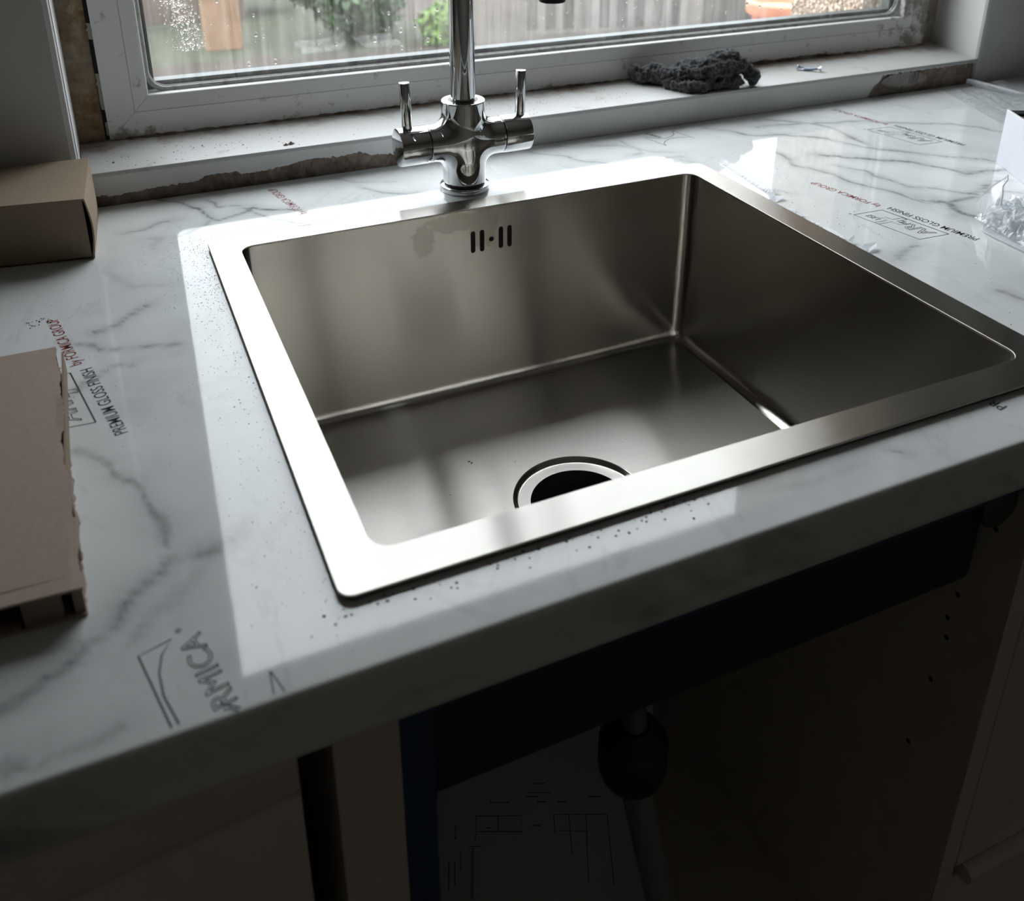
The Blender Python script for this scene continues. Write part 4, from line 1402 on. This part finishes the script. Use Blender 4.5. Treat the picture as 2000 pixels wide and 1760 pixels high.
# ------------------------------------------------------------------ below the worktop
cab = thing('sink_base_unit', 'open white sink base cabinet without its door, below the sink', 'cabinet')
CY = -.4500
box('side_panel', (-.0119, CY, .10), (.0222, .10, .872), MELAMINE, cab, .0008)
box('edge_strip', (.0224, CY + .0005, .1835), (.0400, CY + .024, .872), NAVY, cab, .0005)
rp = box('side_panel', (.4805, CY, .10), (.4985, .10, .872), MELAMINE, cab, .0008)
box('side_lining', (.4801, CY + .002, .102), (.4804, .095, .871), MELAMINE_IN, rp)
box('floor_panel', (.0224, CY + .002, .165), (.4800, .095, .183), MELAMINE_IN, cab)
box('back_panel', (.0224, .095, .10), (.4800, .10, .872), MELAMINE_IN, cab)
box('front_rail', (.0402, CY + .0002, .8300), (.4799, CY + .018, .872), NAVY, cab, .0005)
for y_, z_ in ((-.425, .772), (-.405, .715), (-.408, .695), (-.404, .668), (-.407, .650), (-.402, .60), (-.21, .70), (-.395, .52)):
    lathe('screw_hole', [(0, 0), (.0022, 0), (.0022, .0004), (0, .0004)], (.4801, y_, z_), (-1, 0, 0), BLACKHOLE, rp, 12)
hg = box('hinge', (.4665, -.4275, .786), (.4798, -.385, .830), HINGE, cab, .002)
lathe('hinge_cup', round_prof(.017, 0, .010, .001), (.4600, -.4280, .808), (0, -1, 0), HINGE, hg, 24)
box('hinge_arm', (.4570, -.430, .798), (.4667, -.385, .818), HINGE, hg, .002)
for y_, z_ in ((-.424, .793), (-.405, .7885), (-.39, .826)):
    lathe('hinge_screw', round_prof(.0035, 0, .003, .0005), (.4640, y_, z_), (-1, -.4, 0), STEEL_EDGE, hg, 12)

# printed sheet leaning inside
sh = thing('fitting_diagram', 'large white sheet printed with a fitting diagram leaning inside the open cabinet', 'sheet')
SC = Vector((.1815, -.3045, .4775)); SX = Vector((R[0][0], R[0][1], R[0][2])); SY = Vector((R[1][0], R[1][1], R[1][2])); SN = SX.cross(SY)
Ms = Matrix((SX, SY, SN)).transposed().to_4x4(); Ms.translation = SC
def sheet_box(name, x0, y0, x1, y1, z0, z1, mat):
    bm = bmesh.new(); add_box(bm, (x0, y0, z0), (x1, y1, z1))
    bmesh.ops.transform(bm, matrix=Ms, verts=bm.verts)
    return bmobj(name, bm, mat, sh)
sheet_box('paper', -.092, -.290, .088, .118, -.0015, 0, PAPER)
def q(u, v_): return ((u - 1070) / 1871.31 * .80, -(v_ - 1600) / 1871.31 * .80)
bm = bmesh.new()
for lst in ([(930, 1594), (1019, 1593), (1020, 1624), (931, 1624), (930, 1594)], [(973, 1592), (973, 1624)], [(930, 1624), (929, 1641)], [(916, 1653), (940, 1653)], [(922, 1655), (921, 1756)], [(925, 1655), (924, 1756)],
            [(1082, 1591), (1186, 1590)], [(1082, 1591), (1084, 1627)], [(1111, 1591), (1118, 1668)], [(1096, 1622), (1150, 1624)], [(1186, 1590), (1200, 1730)], [(1145, 1592), (1150, 1725)], [(1032, 1548), (1076, 1548)]):
    ribbon(bm, [q(*p) for p in lst], .0006, .0002)
random.seed(8)
for (u0, v0, u1, hor) in ((1040, 1530, 1064, 1), (957, 1567, 992, 1), (1028, 1556, 1052, 1), (1050, 1566, 1064, 1), (1090, 1566, 1104, 1), (1150, 1556, 1172, 1), (1040, 1612, 1058, 1), (952, 1617, 960, 1),
                          (877, 1685, 1735, 0), (889, 1682, 1730, 0), (900, 1664, 1700, 0), (857, 1695, 1722, 0), (890, 1612, 1640, 0)):
    if hor:
        u = u0
        while u < u1:
            w_ = random.uniform(2, 5); ribbon(bm, [q(u, v0), q(u + w_, v0)], .0011, .0002); u += w_ + 1.2
    else:
        vv = v0
        while vv < u1:
            w_ = random.uniform(2, 5); ribbon(bm, [q(u0, vv), q(u0, vv + w_)], .0011, .0002); vv += w_ + 1.2
bmesh.ops.transform(bm, matrix=Ms, verts=bm.verts)
bmobj('printed_diagram', bm, INK, sh)

# waste fitting below the bowl
tr = thing('waste_trap', 'black plastic waste trap with grey pipe in the back of the open cabinet', 'waste pipe')
lathe('trap_body', [(0, .056), (.012, .056), (.0145, .052), (.0225, .046), (.0260, .040), (.0260, .014), (.0235, .006), (.018, 0), (0, 0)], (.223, -.361, .5750), (0, 0, 1), RUBBER, tr, 32)
tube('drain_pipe', [(.223, -.361, .628), (.2235, -.357, .642), (.229, -.338, .655), (.240, -.290, .660)], .0095, plain('grey_pipe', (.12, .12, .13), .4), tr, 16)
tube('waste_pipe', [(.224, -.364, .576), (.229, -.377, .53), (.237, -.395, .467), (.247, -.412, .36), (.254, -.418, .184)], .0120, plain('pale_pipe', (.20, .20, .20), .45), tr, 16)

# washing machine left of the cabinet
wm = thing('washing_machine', 'white front-loading appliance with a curved seam under the worktop, left of the cabinet', 'washing machine')
box('casing', (-.630, -.445, .02), (-.0300, .08, .866), ENAMEL, wm, .004)
v, f = [], []
xs = np.linspace(-.629, -.0303, 60)
def seam(x): return .8190 - .10 * max(0, (-.033 - x)) ** 1.0 * (1 + 2.2 * max(0, -.033 - x))
for x in xs:
    bow = .010 * (1 - ((x + .33) / .30) ** 2)
    zz = seam(x)
    for z, d in ((.864, .010), (.860, .003), (.84, .0), (zz + .004, 0), (zz + .0015, .0012), (zz + .0010, .006)):
        v.append((x, -.4580 + d, z))
pyd('control_panel', v, grid_faces(len(xs), 6), ENAMEL, wm, True)
v = []
for x in xs:
    zz = seam(x)
    for z, d in ((zz + .0010, .006), (zz - .0008, .0014), (zz - .003, 0), (zz - .05, -.0015), (.40, -.002), (.06, .002)):
        v.append((x, -.4580 + d, z))
pyd('front_panel', v, grid_faces(len(xs), 6), ENAMEL, wm, True)
box('side_trim', (-.0304, -.458, .06), (-.0299, -.445, .864), ENAMEL, wm)

# drawer unit to the right
du_ = thing('drawer_unit', 'white kitchen drawer unit to the right of the open sink cabinet', 'cabinet')
box('carcass', (.4990, -.440, .10), (.98, .10, .872), MELAMINE_IN, du_, .001)
box('drawer_front', (.4995, CY - .0005, .4200), (.9795, CY + .009, .864), MELAMINE, du_, .002)
tube('pull_lip', [(.5060, CY - .004, .4140), (.60, CY - .004, .4140), (.72, CY - .004, .4140), (.975, CY - .004, .4140)], .0085, MELAMINE, du_, 16)
box('lower_drawer_front', (.4995, CY + .002, .11), (.9795, CY + .009, .400), MELAMINE_IN, du_, .002)
plinth = struct(box('trim_1', (-.0137, -.40, 0), (.98, -.38, .0995), MELAMINE_IN))

# ------------------------------------------------------------------ outside
OG = -.10
def mat_paving():
    m = Mat('garden_ground')
    c = m.coord()
    sp = m.n('SeparateXYZ'); m.l(c, sp.inputs[0])
    f = m.noise(c, 3, 5)
    pav = m.mix(m.mapr(f, .35, .65, 0, 1), (.031, .024, .019), (.048, .039, .032))
    gr = m.mix(m.mapr(m.noise(c, 22, 4), .35, .65, 0, 1), (.03, .038, .022), (.052, .056, .036))
    e = m.math('ADD', sp.outputs['Y'], m.math('MULTIPLY', m.noise(c, 2.5, 3), .5))
    k = m.mapr(e, 5.18, 5.30, 0, 1)
    kx = m.mapr(sp.outputs['X'], 1.95, 2.1, 1, 0)
    col = m.mix(m.math('MULTIPLY', k, kx), pav, gr)
    m.bsdf(col, .8, 0, m.bump(m.noise(c, 30, 4), .3, .01), .3)
    return m.m
struct(box('ground', (-14, .40, OG - .1), (18, 26, OG), mat_paving()))
def mat_dash():
    m = Mat('pebbledash')
    c = m.coord()
    vo = m.n('TexVoronoi'); vo.inputs['Scale'].default_value = 170; m.l(c, vo.inputs['Vector'])
    sepc = m.n('SeparateColor'); m.l(vo.outputs['Color'], sepc.inputs[0])
    col = m.ramp(sepc.outputs[0], (.1, (.30, .22, .16)), (.4, (.60, .49, .39)), (.8, (.78, .70, .60)))
    col = m.mix(m.mapr(vo.outputs['Distance'], .25, .6, 0, .6), col, (.24, .17, .12))
    m.bsdf(col, .85, 0, m.bump(vo.outputs['Distance'], -.8, .003), .2)
    return m.m
DASH = mat_dash()
ext = struct(box('wall_outside', (.992, .3105, OG), (2.4, .4656, 2.9), DASH))
box('outer_wall_left', (-1.7, .3105, OG), (-.150, .4656, 2.9), DASH, ext)
box('outer_wall_below', (-.150, .3105, OG), (.992, .4656, .915), DASH, ext)
box('outer_wall_above', (-.150, .3105, 1.98), (.992, .4656, 2.9), DASH, ext)
random.seed(17)
# loose pebbles standing proud of the render at the visible foot of the wall
bm = bmesh.new()
for k in range(1500):
    y = random.uniform(.313, .4650); z = random.uniform(.95, 1.16)
    r = random.uniform(.0016, .0036)
    bmesh.ops.create_icosphere(bm, subdivisions=1, radius=r, matrix=Matrix.Translation((.9916, y, z)) @ Matrix.Rotation(random.uniform(0, 6), 4, 'X') @ Matrix.Diagonal((.6, random.uniform(.7, 1.2), random.uniform(.7, 1.1), 1)))
bmobj('pebbles', bm, DASH, ext, True, kind='stuff')

pot = thing('terracotta_pot', 'orange terracotta plant pot on a low wall outside the window beside pebbledash', 'plant pot')
TERRA = plain('terracotta', (.62, .26, .16), .75, var=.12, scale=14)
PX_, PY_, PZ_ = 1.835, 1.500, .615
lathe('pot_body', [(0, 0), (.066, 0), (.070, .006), (.092, .094), (.092, .100)], (PX_, PY_, PZ_), (0, 0, 1), TERRA, pot, 40)
lathe('pot_rim', [(.090, .088), (.104, .090), (.108, .096), (.109, .122), (.105, .128), (.096, .129), (.091, .124), (.088, .106), (0, .104)], (PX_, PY_, PZ_), (0, 0, 1), TERRA, pot, 40)
lw = struct(box('wall_garden', (1.60, 1.36, OG), (2.30, 1.66, .615), plain('garden_render', (.16, .15, .135), .85, var=.15, scale=9)))

def leaf_cloud(name, centres, n, size, mat, parent, seed):
    random.seed(seed)
    v, f = [], []
    for k in range(n):
        cx_, cy_, cz_, r = random.choice(centres)
        d = Vector((random.gauss(0, 1), random.gauss(0, 1), random.gauss(0, 1))).normalized() * r * random.uniform(.55, 1) ** .5
        p = Vector((cx_, cy_, cz_)) + d
        if p.z < OG + .01: p.z = OG + .01 + random.random() * .05
        a = (d.normalized() + Vector((random.gauss(0, .6), random.gauss(0, .6), random.gauss(0, .6)))).normalized()
        u = a.orthogonal().normalized(); w = a.cross(u)
        t = random.uniform(0, 6.28); uu = u * math.cos(t) + w * math.sin(t); ww = a.cross(uu)
        L = size * random.uniform(.6, 1.2)
        o = len(v)
        v += [p - uu * L, p + ww * L * .35, p + uu * L, p - ww * L * .35]
        f.append((o, o + 1, o + 2, o + 3))
    return pyd(name, v, f, mat, parent, kind='stuff')
def leafm(name, a, b):
    m = Mat(name)
    c = m.coord()
    m.bsdf(m.mix(m.mapr(m.noise(c, 9, 3), .35, .65, 0, 1), a, b), .5, 0, None, .4)
    return m.m
GREEN = leafm('dark_leaves', (.018, .042, .022), (.055, .10, .042))
LIME = leafm('lime_leaves', (.06, .125, .02), (.13, .21, .045))
def shrub(name, x, y, h, r, label, mat, n, seed):
    s_ = thing(name, label, 'shrub')
    random.seed(seed)
    cs = [(x + random.gauss(0, r * .35), y + random.gauss(0, r * .3), OG + h * (.25 + .6 * random.random()), r * .55) for k in range(9)]
    leaf_cloud('foliage', cs, n, .055, mat, s_, seed)
    tube('stem', [(x, y, OG), (x + .02, y, OG + h * .3), (x, y + .02, OG + h * .6)], [.03, .02, .01], plain('bark', (.10, .07, .05), .9) if 'bark' not in bpy.data.materials else bpy.data.materials['bark'], s_, 8)
    return s_
shrub('garden_shrub', 1.62, 5.35, .95, .42, 'largest dark green shrub seen through the misted glass left of the tap spout', GREEN, 5200, 1)
shrub('garden_shrub', .92, 6.6, 1.05, .38, 'dark green shrub behind misted glass, left of the largest shrub', GREEN, 3800, 2)
shrub('low_shrub', 2.02, 4.95, .22, .15, 'small bright lime green bush low beside the tap spout outside', LIME, 900, 3)

def fence(name, x0, x1, y, z1, mat, label, bw, gap, rails, dy=0.0, seed=1):
    fo = thing(name, label, 'fence')
    random.seed(seed)
    x = x0
    proto = None
    k = 0
    while x < x1:
        h = z1 + random.uniform(-.02, .02)
        o = box('fence_board', (0, 0, OG + .02), (bw, .02, h), mat, fo, .003, 1) if proto is None else proto.copy()
        if proto is None: proto = o
        else: COL.objects.link(o)
        o.location = (x, y + dy * (x - x0), 0)
        x += bw + gap
    for z in rails:
        prism('fence_rail', [(x0, y + .021), (x1, y + dy * (x1 - x0) + .021), (x1, y + dy * (x1 - x0) + .055), (x0, y + .055)], z, z + .07, mat, fo)
    return fo
WOODG = plain('weathered_grey_wood', (.062, .056, .051), .85, var=.3, scale=7)
WOODB = plain('brown_fence_wood', (.085, .06, .046), .85, var=.3, scale=6)
fence('picket_fence', 2.62, 3.60, 4.98, .75, WOODG, 'weathered grey picket fence with dark gaps outside, right of the tap spout', .075, .045, (.12, .55), -.25, 2)
fence('board_fence', 3.75, 6.2, 4.60, 1.25, plain('pale_grey_wood', (.043, .040, .036), .85, var=.25, scale=6), 'tall pale grey close-boarded fence outside behind the rag on the sill', .14, .006, (.2, .9), .22, 3)
fence('brown_fence', .10, .98, 6.15, 1.5, WOODB, 'brown close-boarded fence seen through the droplets at the left of the window', .12, .008, (.3, 1.1), .06, 4)
fence('back_fence', -6, 9, 9.5, 1.7, WOODB, 'long brown fence across the far end of the garden', .30, .01, (.3, 1.2), 0, 5)
pp = thing('timber_post', 'orange timber post outside at the upper left of the window', 'post')
box('post', (.60, 5.30, OG), (.82, 5.42, 1.2), plain('orange_timber', (.20, .12, .07), .8, var=.15, scale=8), pp, .004)
